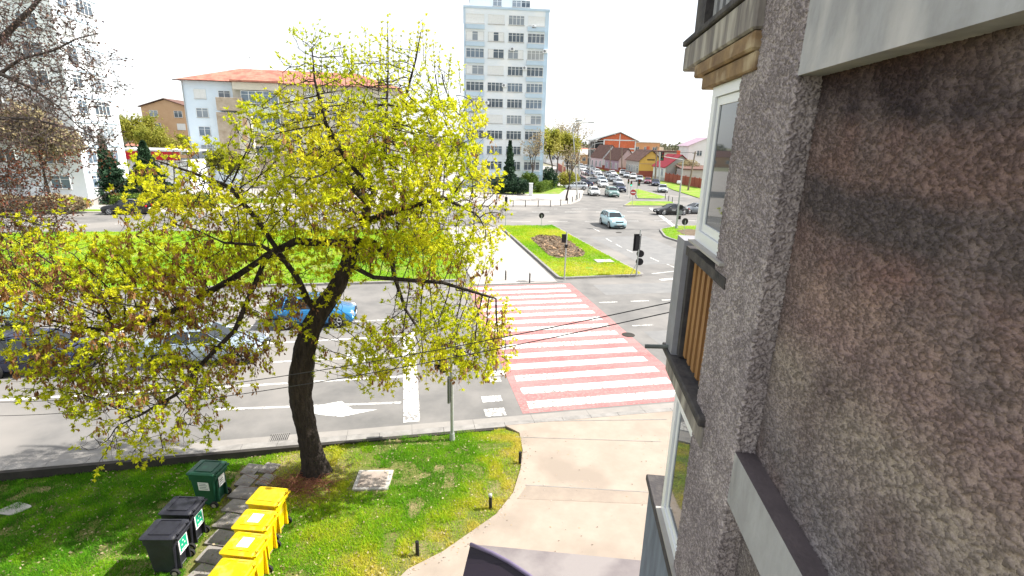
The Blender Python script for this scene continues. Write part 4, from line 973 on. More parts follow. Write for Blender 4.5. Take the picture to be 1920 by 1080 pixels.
# cut brush at the tree foot
rr = np.random.default_rng(9); segs = []
c0 = np.array([-5.55, 11.75, lawn_z(-5.5, 11.8)])
for i in range(260):
    a = c0+rr.normal(0, 1, 3)*np.array([.42, .22, .03])+[0, 0, .05]; d = unit(np.array([rr.normal(0, 1), rr.normal(0, .45), abs(rr.normal(0, .16))])); L = rr.uniform(.2, .75)
    m_ = a+d*L*.5+[0, 0, rr.uniform(0, .09)]; segs += [(a, m_, .006, .005), (m_, a+d*L+[0, 0, -.02], .005, .002)]
for i in range(22):
    a = c0+rr.normal(0, 1, 3)*np.array([.5, .3, .02])+[.2, -.1, .03]; d = unit(np.array([rr.normal(.6, .6), rr.normal(-.4, .6), .08])); L = rr.uniform(.5, 1.2); m_ = a+d*L*.5; segs += [(a, m_, .009, .007), (m_, a+d*L, .007, .003)]
tag(quadmesh('brushwood', tubes_np(segs, 4), 4, mat('reddish cut twigs', (.17, .055, .035), .8, (.26, .12, .07), 6, 1)), 'pile of reddish brown cut twigs at the foot of the maple', 'brushwood', kind='stuff')
# fallen leaves and litter
n = 2600; X = rr.uniform(-12, .6, n); Y_ = rr.uniform(8, 14.2, n); k = inpoly(X, Y_, LAWN); X, Y_ = X[k], Y_[k]
P_ = np.stack([X, Y_, np.array([lawn_z(x, y) for x, y in zip(X, Y_)])+.055], 1); v, m_ = leaves(P_, unit(rr.normal(0, 1, (len(P_), 3))*[1, 1, .25]), 1, .03, .08, .3, .1, rr)
tag(quadmesh('fallen_leaves', v, 4, LEAF_TAN, rr.random(m_)), 'dry leaves scattered over the near lawn', 'leaves', kind='stuff')
b = MB(); b.box(-.09, .09, -.05, .05, 0, .05, bev=.012); o = b.build('stone', MT['concrete']); p = G(348, 857, -.2); o.location = (p.x, p.y, lawn_z(p.x, p.y)+.01); tag(o, 'small pale stone in the grass beside the kerb, behind the green bin', 'stone')
b = MB(); b.prism(rounded([(-.35, -.2), (.2, -.26), (.42, .08), (-.1, .24)], .1, 3), 0, .02); o = b.build('flat_stone', MT['concrete']); p = G(26, 952, -.2); o.location = (p.x, p.y, LZ(p)+.02); tag(o, 'flat pale stone lying in the shaded lawn at the left edge', 'stone')

# ------------------------------------------------------------------ wheelie bins (local: back and wheels at +x)
def wheelie(body_m, lid_m, label, group, lid_sticker=None, side=None, front=None, handle_m=None):
    root = empty('wheelie_bin', (0, 0, 0), 0, label, 'bin', group)
    b = MB(); hx, hy = .33, .275      # top half sizes
    def ring(kx0, kx1, ky, z, r_=.05): return [(x, y, z) for x, y in rounded([(kx0, -ky), (kx1, -ky), (kx1, ky), (kx0, ky)], r_, 3)]
    lv = [(-.25, .23, .215, .05), (-.265, .245, .225, .12), (-.315, .30, .262, .80), (-.335, .345, .285, .81), (-.335, .345, .285, .90), (-.34, .35, .29, .96)]
    vs = []; fs = []; n = 16
    for q_ in lv: vs += ring(*q_)
    for k in range(len(lv)-1):
        for i in range(n): fs.append((k*n+i, k*n+(i+1) % n, (k+1)*n+(i+1) % n, (k+1)*n+i))
    fs.append(tuple(range(n-1, -1, -1))); fs.append(tuple(range((len(lv)-1)*n, len(lv)*n)))
    b.add(vs, fs)
    for yy in (-.16, .16): b.box(.25, .33, yy-.018, yy+.018, .12, .74)     # ribs on the back
    b.build('body', body_m, root)
    b = MB(); lv = [(-.375, .355, .31, .962), (-.375, .355, .31, .99), (-.33, .33, .275, 1.02), (-.20, .24, .20, 1.035), (-.20, .24, .20, 1.035)]
    vs = []; fs = []
    for q_ in lv: vs += ring(*q_[:3], q_[3], .06)
    for k in range(len(lv)-1):
        for i in range(n): fs.append((k*n+i, k*n+(i+1) % n, (k+1)*n+(i+1) % n, (k+1)*n+i))
    fs.append(tuple(range(n-1, -1, -1))); fs.append(tuple(range((len(lv)-1)*n, len(lv)*n))); b.add(vs, fs)
    for x0, x1, y0, y1 in ((-.215, -.20, -.2, .2), (.245, .26, -.2, .2), (-.2, .245, -.222, -.207), (-.2, .245, .207, .222)): b.box(x0, x1, y0, y1, 1.02, 1.05)
    ld = b.build('lid', lid_m, root)
    b = MB()
    for yy in (-.17, .17): b.tube([(.345, yy, .965), (.38, yy, .985), (.40, yy, 1.03), (.37, yy, 1.045)], .016, 6)
    b.tube([(.40, -.27, .965), (.40, .27, .965)], .018, 8)
    for yy in (-.25, .25): b.box(.33, .41, yy-.02, yy+.02, .93, .965)
    b.build('handle', handle_m or body_m, root)
    b = MB(); b.tube([(.24, -.27, .10), (.24, .27, .10)], .014, 8); b.build('axle', MT['darkmetal'], root)
    for yy in (-.285, .285):
        b = MB(); b.disc((.25, yy, .10), (0, 1, 0), .10, .05, 20); wh = b.build('wheel', MT['tyre'], root)
        b = MB(); b.disc((.25, yy, .10), (0, 1, 0), .055, .058, 14); b.build('hub', mat('worn hub', (.35, .30, .24), .8) if 'worn hub' not in bpy.data.materials else bpy.data.materials['worn hub'], wh)
    def sticker(kind, m=MT['sticker']):
        b = MB(); s = MB()
        if kind == 'lid':
            b.box(-.10, .15, -.13, .13, 1.0355, 1.0385); st = b.build('sticker', m, root)
            for i in range(3): s.box(-.07+i*.06, -.045+i*.06, -.09, .03+.02*i, 1.0387, 1.0392)
        else:
            # side panel at y=-, follows the tapered wall; local frame
            yf = lambda z: -(.225+(z-.12)*(.262-.225)/.68)-.004
            z0, z1, x0, x1 = .50, .74, (-.12), .16
            if kind == 'front':
                xf = lambda z: -(.265+(z-.12)*.05/.68)-.004
                b.hexa([(xf(z0)-.003, -.13, z0), (xf(z0)+.003, -.13, z0), (xf(z0)+.003, .13, z0), (xf(z0)-.003, .13, z0)], [(xf(z1)-.003, -.13, z1), (xf(z1)+.003, -.13, z1), (xf(z1)+.003, .13, z1), (xf(z1)-.003, .13, z1)]); st = b.build('sticker', m, root)
                for i in range(4): z = .54+i*.05; s.box(xf(z)-.006, xf(z)-.004, -.10, .09-.03*(i % 2), z, z+.018)
            else:
                b.hexa([(x0, yf(z0)-.003, z0), (x1, yf(z0)-.003, z0), (x1, yf(z0)+.003, z0), (x0, yf(z0)+.003, z0)], [(x0, yf(z1)-.003, z1), (x1, yf(z1)-.003, z1), (x1, yf(z1)+.003, z1), (x0, yf(z1)+.003, z1)]); st = b.build('sticker', m, root)
                for i in range(4): z = .54+i*.05; s.box(x0+.03, x1-.04-.03*(i % 2), yf(z)-.006, yf(z)-.004, z, z+.018)
        return s.build('print', MT['ink'], st)
    if lid_sticker: sticker('lid')
    if side: sticker('side')
    if front: sticker('front')
    return root
def recyc_sticker(root, face):
    """green sign with white border, arrows and a leaf shape, on the back panel (+x)"""
    b = MB(); xf = lambda z: .245+(z-.12)*.055/.68+.034
    def q_(b, y0, y1, z0, z1, o): b.hexa([(xf(z0)+o-.003, y0, z0), (xf(z0)+o, y0, z0), (xf(z0)+o, y1, z0), (xf(z0)+o-.003, y1, z0)], [(xf(z1)+o-.003, y0, z1), (xf(z1)+o, y0, z1), (xf(z1)+o, y1, z1), (xf(z1)+o-.003, y1, z1)])
    q_(b, -.15, .15, .42, .80, .004); st = b.build('sticker', MT['sticker'], root)
    g = MB(); q_(g, -.12, .12, .46, .77, .008); gp = g.build('green_panel', MT['stk_green'], st)
    return st
yl = [(-5.58, 10.13), (-5.50, 9.36), (-5.37, 8.66), (-5.28, 7.96)]
ylab = ['yellow wheelie bin farthest along the row, with a stained lid and no lid sticker', 'yellow wheelie bin second from the far end, white sticker on its lid', 'yellow wheelie bin third from the far end, white sticker on its lid', 'nearest yellow wheelie bin, cut off by the bottom edge']
for i, (x, y) in enumerate(yl):
    w_ = wheelie(MT['bin_y'], MT['lid_y2'] if i == 0 else MT['bin_y'], ylab[i], 'yellow bins in a row', lid_sticker=i in (1, 2), handle_m=MT['bin_y'])
    place(w_, (x, y, lawn_z(x, y)+.02), -.10+.03*(i % 2))
gb = wheelie(MT['bin_g'], MT['bin_g'], 'green wheelie bin with white stickers at the far end of the stepping path', None, side=True)
place(gb, (-7.66, 11.26, lawn_z(-7.66, 11.26)), -.06)
# label on the face towards the path
b = MB(); b.box(.335, .340, -.12, .12, .52, .80); st = b.build('sticker', MT['sticker'], gb)
b = MB(); [b.box(.3405, .3415, -.08, .06, .57+k*.06, .59+k*.06) for k in range(3)]; b.build('print', MT['ink'], st)
for x, y, rz, lb in ((-7.42, 9.86, .0, 'black wheelie bin between the green bin and the other black bin'), (-7.33, 9.12, .03, 'front black wheelie bin, nearest the bottom edge of the lawn')):
    k_ = wheelie(MT['bin_k'], MT['bin_k'], lb, 'black bins beside the stepping path'); place(k_, (x, y, lawn_z(x, y)), rz)
    b = MB(); b.box(.330, .335, -.15, .15, .45, .83); st = b.build('sticker', MT['sticker'], k_)
    b = MB(); b.box(.3355, .338, -.12, .12, .49, .79); b.build('green_panel', MT['stk_green'], st)
    b = MB(); zc = .66
    for a in range(3):
        t = math.radians(90+120*a); yy, z_ = .055*math.cos(t), zc+.055*math.sin(t)
        b.add([(.3385, yy+.03*math.cos(t+s_), z_+.03*math.sin(t+s_)) for s_ in (0, 2.1, 4.2)], [(0, 1, 2)])
    b.box(.3382, .3388, -.08, .08, .515, .535); b.build('arrows', MT['sticker'], st)

# ------------------------------------------------------------------ bollards
def bollard(x, y, z, h, rr_, label, group, tilt=0., cap=True):
    root = empty('bollard', (x, y, z), 0, label, 'bollard', group); root.rotation_euler = (0, tilt, 0)
    b = MB(); b.tube([(0, 0, -.05), (0, 0, h)], rr_, 12); b.build('post', MT['black'], root)
    if cap: b = MB(); b.tube([(0, 0, h), (0, 0, h+.06), (0, 0, h+.075)], [rr_*1.15, rr_*1.15, rr_*.6], 12); b.build('cap', MT['metal'], root)
    return root
for (px, py, lb, cp) in ((975, 868, 'short black lawn post at the corner of lawn and path, beside the kerb end', False), (920, 953, 'short black lawn post with a pale cap, middle of the three along the lawn edge', True), (783, 1040, 'short black lawn post nearest the bottom edge', False)):
    p = G(px, py, .0); bollard(p.x, p.y, lawn_z(p.x, p.y), .38, .042, lb, 'short posts along the lawn edge', r.uniform(-.05, .05), cp)
for (px, py, lb) in ((948, 525, 'left one of the two small posts at the median end of the crossing'), (993, 530, 'right one of the two small posts at the median end of the crossing')):
    p = G(px, py, .05); bollard(p.x, p.y, .05, .62, .045, lb, 'posts at the median end of the crossing')
for i, (px, py) in enumerate([(962, 387), (985, 387), (1009, 387), (1032, 387), (1051, 385), (1064, 382), (1073, 379), (1080, 376), (1086, 372)]):
    p = G(px, py, .1); bollard(p.x, p.y, .1, .85, .055, 'thin post in the row along the far pavement, number %s from its left end' % nthw[i], 'posts along the far pavement', cap=False)
for i, (px, py) in enumerate([(1247, 374), (1253, 378), (1260, 381)]):
    p = G(px, py, 0); bollard(p.x, p.y, 0, 1.0, .05, ['left', 'middle', 'right'][i]+' one of three thin road posts near the parked silver estate', 'road posts by the small grass wedge', cap=False)

# ------------------------------------------------------------------ signals and signs
def head(root, x, y, z, facing, n=3, s=.30, lit=None, back=False):
    """signal head; facing = yaw of lenses"""
    h = n*s; f = Vector((math.cos(facing), math.sin(facing), 0)); sd_ = Vector((-f.y, f.x, 0)); c = Vector((x, y, z))
    def bx(b, a0, a1, w0, w1, z0, z1): b.hexa(*[[c+f*a+sd_*w+Vector((0, 0, zz_)) for a, w in ((a0, w0), (a1, w0), (a1, w1), (a0, w1))] for zz_ in (z0, z1)])
    b = MB(); bx(b, -.10, .10, -s*.5, s*.5, 0, h)
    if back: bx(b, .0, .012, -s*.85, s*.85, -.12, h+.12)
    hd = b.build('signal_head', MT['black'], root)
    cols = [((.30, .01, .01), 'red'), ((.35, .18, .01), 'amber'), ((.01, .25, .10), 'green')]
    for k in range(n):
        zc = h-(k+.5)*s; cc = c+f*.105+Vector((0, 0, zc)); nm = cols[k if n == 3 else (0, 2)[k]]
        key = nm[1]+' lens'+(' lit' if lit == nm[1] else '')
        if key not in bpy.data.materials:
            m_ = mat(key, nm[0], .2, spec=.6)
            if lit == nm[1]: bs = m_.node_tree.nodes['Principled BSDF']; bs.inputs['Emission Color'].default_value = (*[q*3 for q in nm[0]], 1); bs.inputs['Emission Strength'].default_value = 3
        b = MB(); b.disc(cc, f, s*.36, .012, 14); b.build('lens', bpy.data.materials[key], hd)
        b = MB(); pts = []
        for i in range(9):
            a = math.pi*(i/8)*1.2-.1*math.pi; o_ = sd_*math.cos(a)*s*.4+Vector((0, 0, math.sin(a)*s*.4)); pts.append((cc+o_, cc+o_*.97+f*s*.55))
        b.add([p for q_ in pts for p in q_], [(2*i, 2*i+1, 2*i+3, 2*i+2) for i in range(8)]); b.build('visor', MT['black'], hd)
    return hd
def pole(root, h, r0, r1=None, m='metal', foot=True, name='pole'):
    b = MB(); b.tube([(0, 0, 0), (0, 0, h)], [r0, r1 or r0], 12)
    if foot: b.tube([(0, 0, 0), (0, 0, .25)], [r0*1.6, r0*1.3], 12)
    return b.build(name, MT[m], root)
# near signal by the lawn, mostly behind leaves
p = G(848, 824, -.0); sg = empty('traffic_signal', (p.x, p.y, lawn_z(p.x, p.y)), 0, 'grey traffic signal pole standing in the lawn in front of the crossing', 'traffic light')
pole(sg, 3.35, .055)
head(sg, -.26, -.02, 2.35, math.pi+TH, 3, .27); head(sg, .17, .12, 2.55, math.pi/2+TH, 2, .25)
b = MB(); b.box(-.13, -.06, -.08, .08, 1.3, 2.15, bev=.01); b.build('control_box', MT['darkmetal'], sg)
b = MB(); b.box(-.26, .17, -.015, .015, 3.2, 3.24); b.box(-.28, .17, -.015, .015, 2.38, 2.42); b.build('bracket', MT['metal'], sg)
p = G(1058, 525, .13); sg = empty('traffic_signal', p, 0, 'slim pedestrian signal pole on the near kerb of the flower bed island', 'traffic light')
pole(sg, 3.3, .045); head(sg, -.18, .02, 2.55, -math.pi/2+TH+2.8, 2, .27); b = MB(); b.box(-.1, .1, -.1, .1, 2.2, 2.42, bev=.02); b.build('push_box', MT['black'], sg)
p = G(1193, 516, .13); sg = empty('traffic_signal', p, 0, 'signal pole with black backboard and round signs, right end of the flower bed island', 'traffic light')
pole(sg, 3.25, .05); head(sg, -.15, .02, 1.85, math.pi/2+TH, 3, .32, back=True)
for z in (1.55, .98):
    b = MB(); b.disc((.14, .0, z), (.25, 1, 0), .26, .02, 24); b.build('round_sign', MT['black'], sg)
b = MB(); b.tube([(-.02, 0, .9), (-.42, -.05, .03)], .02, 8); b.build('brace', MT['metal'], sg)
# no entry sign and green lit signals in the junction
def round_sign(name, px, py, hz_, rad_, label, face, z0=.13, noentry=False, back=True):
    p = G(px, py, z0); root = empty(name, p, 0, label, 'road sign'); pole(root, hz_+rad_*.3, .03, foot=False)
    f = Vector((math.cos(face), math.sin(face), 0))
    b = MB(); b.disc(Vector((0, 0, hz_))+f*.05, f, rad_, .02, 28); pl_ = b.build('sign_plate', PAINT['red'] if noentry else MT['black'], root)
    if noentry:
        sd_ = Vector((-f.y, f.x, 0)); c_ = Vector((0, 0, hz_))+f*.064; b = MB(); b.add([c_+sd_*a*rad_*.72+Vector((0, 0, z_*rad_*.17)) for a, z_ in ((-1, -1), (1, -1), (1, 1), (-1, 1))], [(0, 1, 2, 3)]); b.build('white_bar', MT['sticker'], pl_)
    return root
round_sign('road_sign', 1015, 424, 1.15, .30, 'round road sign seen from behind at the far edge of the flower bed island', math.pi/2+TH)
round_sign('road_sign', 1282, 440, 1.35, .36, 'round road sign seen from behind on the corner island beside the tall lamp post', math.pi/2+TH)
round_sign('no_entry_sign', 1185, 387, 2.05, .42, 'red no entry sign with a white bar at the tip of the small grass wedge', -math.pi/2-.2, noentry=True)
p = G(948, 423, .13); sg = empty('traffic_signal', p, 0, 'thin pole with small black signal, far left corner of the flower bed island', 'traffic light'); pole(sg, 3.3, .04); head(sg, .0, -.13, 2.3, math.pi/2+TH, 3, .27); b = MB(); b.disc((0, -.06, 1.75), (0, 1, 0), .2, .02, 18); b.build('round_sign', MT['black'], sg)
for (px, py, lb, lit) in ((1193, 371, 'signal with a black head left of the small grass wedge', None), (1181, 372, 'second signal pole left of the grass wedge, in front of the car queue', 'green'), (1176, 366, 'rear signal pole beside the car queue', None)):
    p = G(px, py, .0); sg = empty('traffic_signal', p, 0, lb, 'traffic light', 'signals at the small grass wedge'); pole(sg, 3.4 if px > 1190 else 3.1, .05); head(sg, .25 if px > 1190 else 0, -.1, 2.1, -math.pi/2-.1, 3, .36 if px > 1190 else .28, lit=lit)
# tall lamp post on the corner island with a signal on its arm
p = G(1268, 428, .13); lp_ = empty('lamp_post', p, 0, 'tall grey mast on the corner island carrying an arm with a black signal', 'lamp post')
top = Y(1281, 300, p.y); armL = Y(1240, 293, p.y)
b = MB(); b.tube([(0, 0, 0), Vector(top)-p], [.11, .07], 14); b.tube([(0, 0, 0), (0, 0, .4)], .16, 14); b.build('pole', MT['metal'], lp_)
b = MB(); b.tube([Vector(top)-p, (Vector(armL)-p)], [.06, .04], 10); b.build('arm', MT['metal'], lp_)
q_ = Vector(armL)-p; head(lp_, q_.x+.1, q_.y, q_.z-.45, math.pi*1.5, 3, .30)
b = MB(); b.box(-.5, -.15, -.15, .1, 4.9, 5.2, bev=.04); b.tube([(-.2, 0, 5.05), (.02, 0, 5.05)], .03, 6); b.build('camera_box', MT['pvc'], lp_)
b = MB()
for z in (1.2, 1.75, 2.3): b.disc((.22, -.05, z), (.3, 1, 0), .24, .02, 20)
o = b; b1 = MB(); b1.disc((.24, -.05, 2.35), (.3, 1, 0), .25, .02, 20); b1.build('round_sign', MT['black'], lp_)
b1 = MB(); b1.disc((.24, -.05, 1.75), (.3, 1, 0), .25, .02, 20); b1.build('round_sign', MT['ink'], lp_)
b1 = MB(); b1.box(.08, .36, -.06, -.04, 1.0, 1.4, bev=.005); b1.build('plate', MT['black'], lp_)
# double-armed street lamp
def lamp(px, py, tops, yy, label, r0=.10, m='metal', name='street_lamp'):
    p = G(px, py, .1); root = empty(name, p, 0, label, 'street lamp'); hub = Y(tops[0][0], tops[0][1], p.y)-p
    b = MB(); b.tube([(0, 0, 0), hub], [r0, r0*.55], 12); b.build('pole', MT[m], root)
    for t in tops[1:]:
        e = Y(*t, p.y)-p; b = MB(); pts = [hub-Vector((0, 0, .8)), hub+(e-hub)*.25+Vector((0, 0, .2)), hub+(e-hub)*.6+Vector((0, 0, .25)), e]; b.tube(pts, r0*.4, 8); b.build('arm', MT[m], root)
        b = MB(); d = 1 if e.x > hub.x else -1; b.box(min(e.x, e.x+d*.9), max(e.x, e.x+d*.9), e.y-.15, e.y+.15, e.z-.09, e.z+.09, bev=.03); b.build('lamp_head', MT['metal'], root)
    return root
lamp(1083, 374, [(1074, 240), (1081, 226), (1103, 229)], 0, 'tall double armed street lamp at the far pavement corner', .12)
lamp(1106, 330, [(1106, 275), (1125, 268)], 0, 'single armed street lamp beside the car queue', .16)
for (px, py, tp_y, dx, lb) in ((1144, 325, 274, 0, 'slim pole in front of the mauve house'), (1166, 326, 276, 0, 'pole at the left corner of the grey fronted house'), (1228, 340, 274, 4, 'tall pole in front of the crimson roofed house'), (1290, 357, 284, 14, 'leaning pole on the verge before the red brown fence'), (1086, 344, 272, 0, 'thin pole left of the car queue'), (1236, 345, 285, 1, 'short dark pole by the white house window')):
    p = G(px, py, .1); root = empty('utility_pole', p, 0, lb, 'utility pole', 'poles along the far street'); t_ = Y(px+dx, tp_y, p.y)-p
    b = MB(); b.tube([(0, 0, 0), t_], [.20, .13], 10); b.build('pole', MT['wood_pole'] if px in (1290, 1228, 1144, 1166) else MT['metal'], root)
    b = MB(); b.box(t_.x-.55, t_.x+.55, t_.y-.05, t_.y+.05, t_.z-.45, t_.z-.35); b.build('crossarm', MT['darkmetal'], root)
A = Y(1166, 279, G(1166, 326).y); B = Y(1304, 286, G(1290, 357).y)
b = MB(); b.tube([A.lerp(B, t/12)-Vector((0, 0, 1.2*t/12*(1-t/12))) for t in range(13)], .035, 4); tag(b.build('overhead_cable', MT['dark']), 'cable between the poles in front of the far houses', 'cable')

# ------------------------------------------------------------------ cars
def loft(stations, closed_ends=True):
    """stations: (x, [(y,z)...half profile from bottom centre to top centre]) mirrored"""
    b = MB(); vs = []; k = None
    for x, hp in stations:
        ring = [(x, y, z) for y, z in hp]+[(x, -y, z) for y, z in hp[-2:0:-1]]; k = len(ring); vs += ring
    n = len(stations); fs = [(i*k+j, (i+1)*k+j, (i+1)*k+(j+1) % k, i*k+(j+1) % k) for i in range(n-1) for j in range(k)]
    if closed_ends: fs += [tuple(range(k)), tuple(range(n*k-1, (n-1)*k-1, -1))]
    b.add(vs, fs); return b
CARP = dict(   # x stations from the nose back, with hood / belt / roof lines
  sedan=dict(L=4.55, W=1.78, nose=.70, hood=.92, belt=.98, tail=1.02, roof=1.45, ws0=1.30, ws1=2.05, rr0=3.25, rr1=3.95, sail=3.6),
  hatch=dict(L=4.05, W=1.74, nose=.74, hood=.97, belt=1.00, tail=1.0, roof=1.50, ws0=1.05, ws1=1.75, rr0=3.55, rr1=3.98, sail=3.3),
  suv=dict(L=4.55, W=1.88, nose=.90, hood=1.10, belt=1.14, tail=1.14, roof=1.66, ws0=1.25, ws1=1.95, rr0=3.95, rr1=4.48, sail=3.6),
  estate=dict(L=4.6, W=1.80, nose=.72, hood=.95, belt=1.0, tail=1.0, roof=1.50, ws0=1.30, ws1=2.0, rr0=4.05, rr1=4.52, sail=3.7))
def car(kind, paint_, label='', group=None, parts=True):
    c = CARP[kind]; L, W = c['L'], c['W']; w2 = W/2; root = empty('parked_car' if False else 'car', (0, 0, 0), 0, label, 'car', group)
    zb = .22
    def top(x):     # centre height of the lower body
        pts = [(0, c['nose']-.12), (.10, c['nose']), (.35, c['nose']+.05), (c['ws0'], c['hood']), (c['ws0']+.1, c['belt']-.01), (c['rr1']-.05, c['tail']), (L-.12, c['tail']-.02), (L, c['tail']-.14)]
        for (x0, z0), (x1, z1) in zip(pts, pts[1:]):
            if x <= x1: return z0+(z1-z0)*(x-x0)/max(1e-6, x1-x0)
        return pts[-1][1]
    def hw(x): 
        e = min(x, L-x); return w2*(.80+.20*min(1, (e/.55))**.5) if e < .55 else w2
    xs = [0, .05, .15, .3, .5, .8, c['ws0'], c['ws0']+.12, 1.9, 2.4, 3.0, 3.5, L-.6, L-.35, L-.15, L-.05, L]
    xs = sorted(set(round(x, 3) for x in xs)); st = []
    for x in xs:
        t, h = top(x), hw(x); e = min(x, L-x); low = zb+(.14 if e < .1 else 0)
        st.append((-x, [(0, low), (h*.90, low), (h*.985, low+.10), (h, .52), (h*.995, t*.72), (h*.95, t-.06), (h*.86, t-.005), (0, t+.015)]))
    st = [(x+L/2, p) for x, p in st]
    b = loft(st)
    # roof skin and pillars
    X = lambda x: L/2-x; rw = w2*.68; bwid = w2*.90
    zr = c['roof']
    def roofz(x): t = (x-c['ws1'])/(c['rr0']-c['ws1']); return zr-.05*(2*t-1)**2*1.0-.0
    rs = []; n = 7
    for i in range(n+1):
        x = c['ws1']+(c['rr0']-c['ws1'])*i/n; z = roofz(x); rs.append((X(x), [(0, z-.05), (rw*.96, z-.055), (rw, z-.03), (rw*.9, z-.004), (0, z+.015)]))
    rb = loft(rs); b.add(rb.v, rb.f)
    def bar(p, q, r0): b.tube([p, q], r0, 5)
    for sgn in (1, -1):
        bar((X(c['ws0']+.05), sgn*bwid*.97, c['hood']), (X(c['ws1']), sgn*rw*.985, roofz(c['ws1'])-.03), .035)
        bar((X(c['rr1']), sgn*bwid*.93, c['tail']), (X(c['rr0']), sgn*rw*.985, roofz(c['rr0'])-.03), .045)
        bar((X((c['ws1']+c['rr0'])/2-.05), sgn*bwid*.985, c['belt']), (X((c['ws1']+c['rr0'])/2), sgn*rw*.995, zr-.04), .028)
        bar((X(c['sail']), sgn*bwid*.985, c['belt']), (X(c['sail']-.12), sgn*rw*.995, zr-.06), .035)
        b.box(X(c['ws0']+.45)-.07, X(c['ws0']+.45)+.07, min(sgn*(w2+.02), sgn*(w2+.17)), max(sgn*(w2+.02), sgn*(w2+.17)), c['belt']-.01, c['belt']+.12, bev=.02)
    BODY = b
    # glasshouse
    g = MB(); z0 = c['belt']-.03
    lo = [(X(c['ws0']+.02), .86), (X(c['ws0']+.3), .97), (X(c['sail']), .97), (X(c['rr1']-.02), .88)]
    hi_ = [(X(c['ws1']), .96), (X(c['ws1']+.1), .98), (X(c['rr0']-.1), .98), (X(c['rr0']), .96)]
    R0 = [(x, s_*bwid, (c['hood'] if i == 0 else (c['tail'] if i == 3 else c['belt']))-.02) for i, (x, s_) in enumerate(lo)]; R1 = [(x, s_*rw, roofz(c['ws1']+.0)-.035) for x, s_ in hi_]
    lo_ = R0+[(x, -y, z) for x, y, z in R0[::-1]]; up_ = R1+[(x, -y, z) for x, y, z in R1[::-1]]; k = 8
    g.add(lo_+up_, [(i, (i+1) % k, k+(i+1) % k, k+i) for i in range(k)]+[tuple(range(k, 2*k))]); g.build('windows', MT['glass_car'], root)
    # wheels
    wr = .33 if kind != 'suv' else .36; fx, rx = X(.85), X(L-.82)
    d = MB()
    for x in (fx, rx):
        for sgn in (1, -1): BODY.disc((x, sgn*(w2-.035), wr+.02), (0, 1, 0), wr+.065, .085, 22, 1)
    for x in (fx, rx):
        for sgn in (1, -1):
            b = MB(); b.tube([(x, sgn*(w2-.20), wr), (x, sgn*(w2-.01), wr), (x, sgn*(w2+.012), wr)], [wr, wr, wr*.93], 22); wh = b.build('wheel', MT['tyre'], root)
            b = MB(); b.disc((x, sgn*(w2+.008), wr), (0, 1, 0), wr*.20, .03, 10)
            for a in range(5):
                t = a*2*math.pi/5; b.tube([(x+.05*math.cos(t), sgn*(w2+.012), wr+.05*math.sin(t)), (x+wr*.64*math.cos(t), sgn*(w2+.012), wr+wr*.64*math.sin(t))], [.045, .035], 5)
            b.tube([(x+wr*.66*math.cos(a*math.pi/10), sgn*(w2+.012), wr+wr*.66*math.sin(a*math.pi/10)) for a in range(21)], .022, 5, caps=False)
            b.build('rim', MT['rim'], wh)
    zl = c['nose']-.06
    for sgn in (1, -1):
        b = MB(); y0, y1 = sorted((sgn*w2*.52, sgn*w2*.86)); b.hexa([(L/2-.16, y0, zl-.09), (L/2-.005, y0, zl-.09), (L/2-.07, y1, zl-.06), (L/2-.30, y1, zl-.06)], [(L/2-.2, y0, zl+.06), (L/2-.035, y0, zl+.05), (L/2-.12, y1, zl+.08), (L/2-.36, y1, zl+.09)]); b.build('headlight', MT['lamp_w'], root)
        b = MB(); zt_ = c['tail']-.16; b.box(-L/2+.015-.02, -L/2+.16, y0, y1, zt_-.14, zt_+.08, bev=.02); b.build('taillight', MT['lamp_r'], root)
    b = MB(); b.box(L/2-.1, L/2+.006, -w2*.46, w2*.46, zl-.11, zl+.02); b.box(L/2-.1, L/2+.002, -w2*.6, w2*.6, .30, .44); b.build('grille', MT['dark'], root)
    b = MB(); b.box(L/2, L/2+.014, -.26, .26, .46, .56); b.build('number_plate', MT['sticker'], root)
    b = MB(); b.box(-L/2-.014, -L/2, -.26, .26, .60, .71); b.build('number_plate', MT['sticker'], root)
    b = BODY
    for x in ((c['ws1']+c['rr0'])/2-.02, c['ws0']+.15, c['sail']+.05):
        for sgn in (1, -1): b.box(X(x)-.006, X(x)+.006, min(sgn*w2*.985, sgn*(w2+.003)), max(sgn*w2*.985, sgn*(w2+.003)), .40, .86, 1)
    b.build('body', [paint_, MT['dark']], root, True)
    return root
PROTO = {}
def put_car(kind, pn, loc, heading, label, group=None, z=0.):
    """heading: compass of the nose, radians from +x"""
    key = (kind, pn)
    if key in PROTO: o = copy_tree(PROTO[key])
    else: o = car(kind, PAINT[pn]); PROTO[key] = o
    for k in ('group',):
        if k in o: del o[k]
    place(o, (loc[0], loc[1], z), heading, label, group); o['category'] = 'car'; return o
toward = -math.pi/2
# near street (traffic runs towards the right)
def cbase(px, py, z=0): p = G(px, py, z); return (p.x, p.y)
x0, y0 = cbase(590, 606); put_car('hatch', 'blue', (x0, y0), TH, 'bright blue hatchback driving behind the maple fork on the near street')
x0, y0 = cbase(392, 672); put_car('sedan', 'paleblue', (x0, y0), TH, 'pale blue silver saloon behind the hanging maple branches')
x0, y0 = cbase(85, 690); put_car('hatch', 'navy', (x0, y0), TH, 'dark hatchback at the left edge following the silver saloon')
x0, y0 = cbase(-40, 610); put_car('estate', 'teal', (x0, y0), TH, 'greenish grey car at the left edge in the farther near lane')
# junction
put_car('suv', 'ice', cbase(1148, 424), TH+toward-.06, 'white icy blue car coming through the junction towards the camera')
o = put_car('sedan', 'black', cbase(1257, 402), math.pi+TH-.02, 'black saloon with white lettering on its door, waiting beside the tall mast')
b = MB()
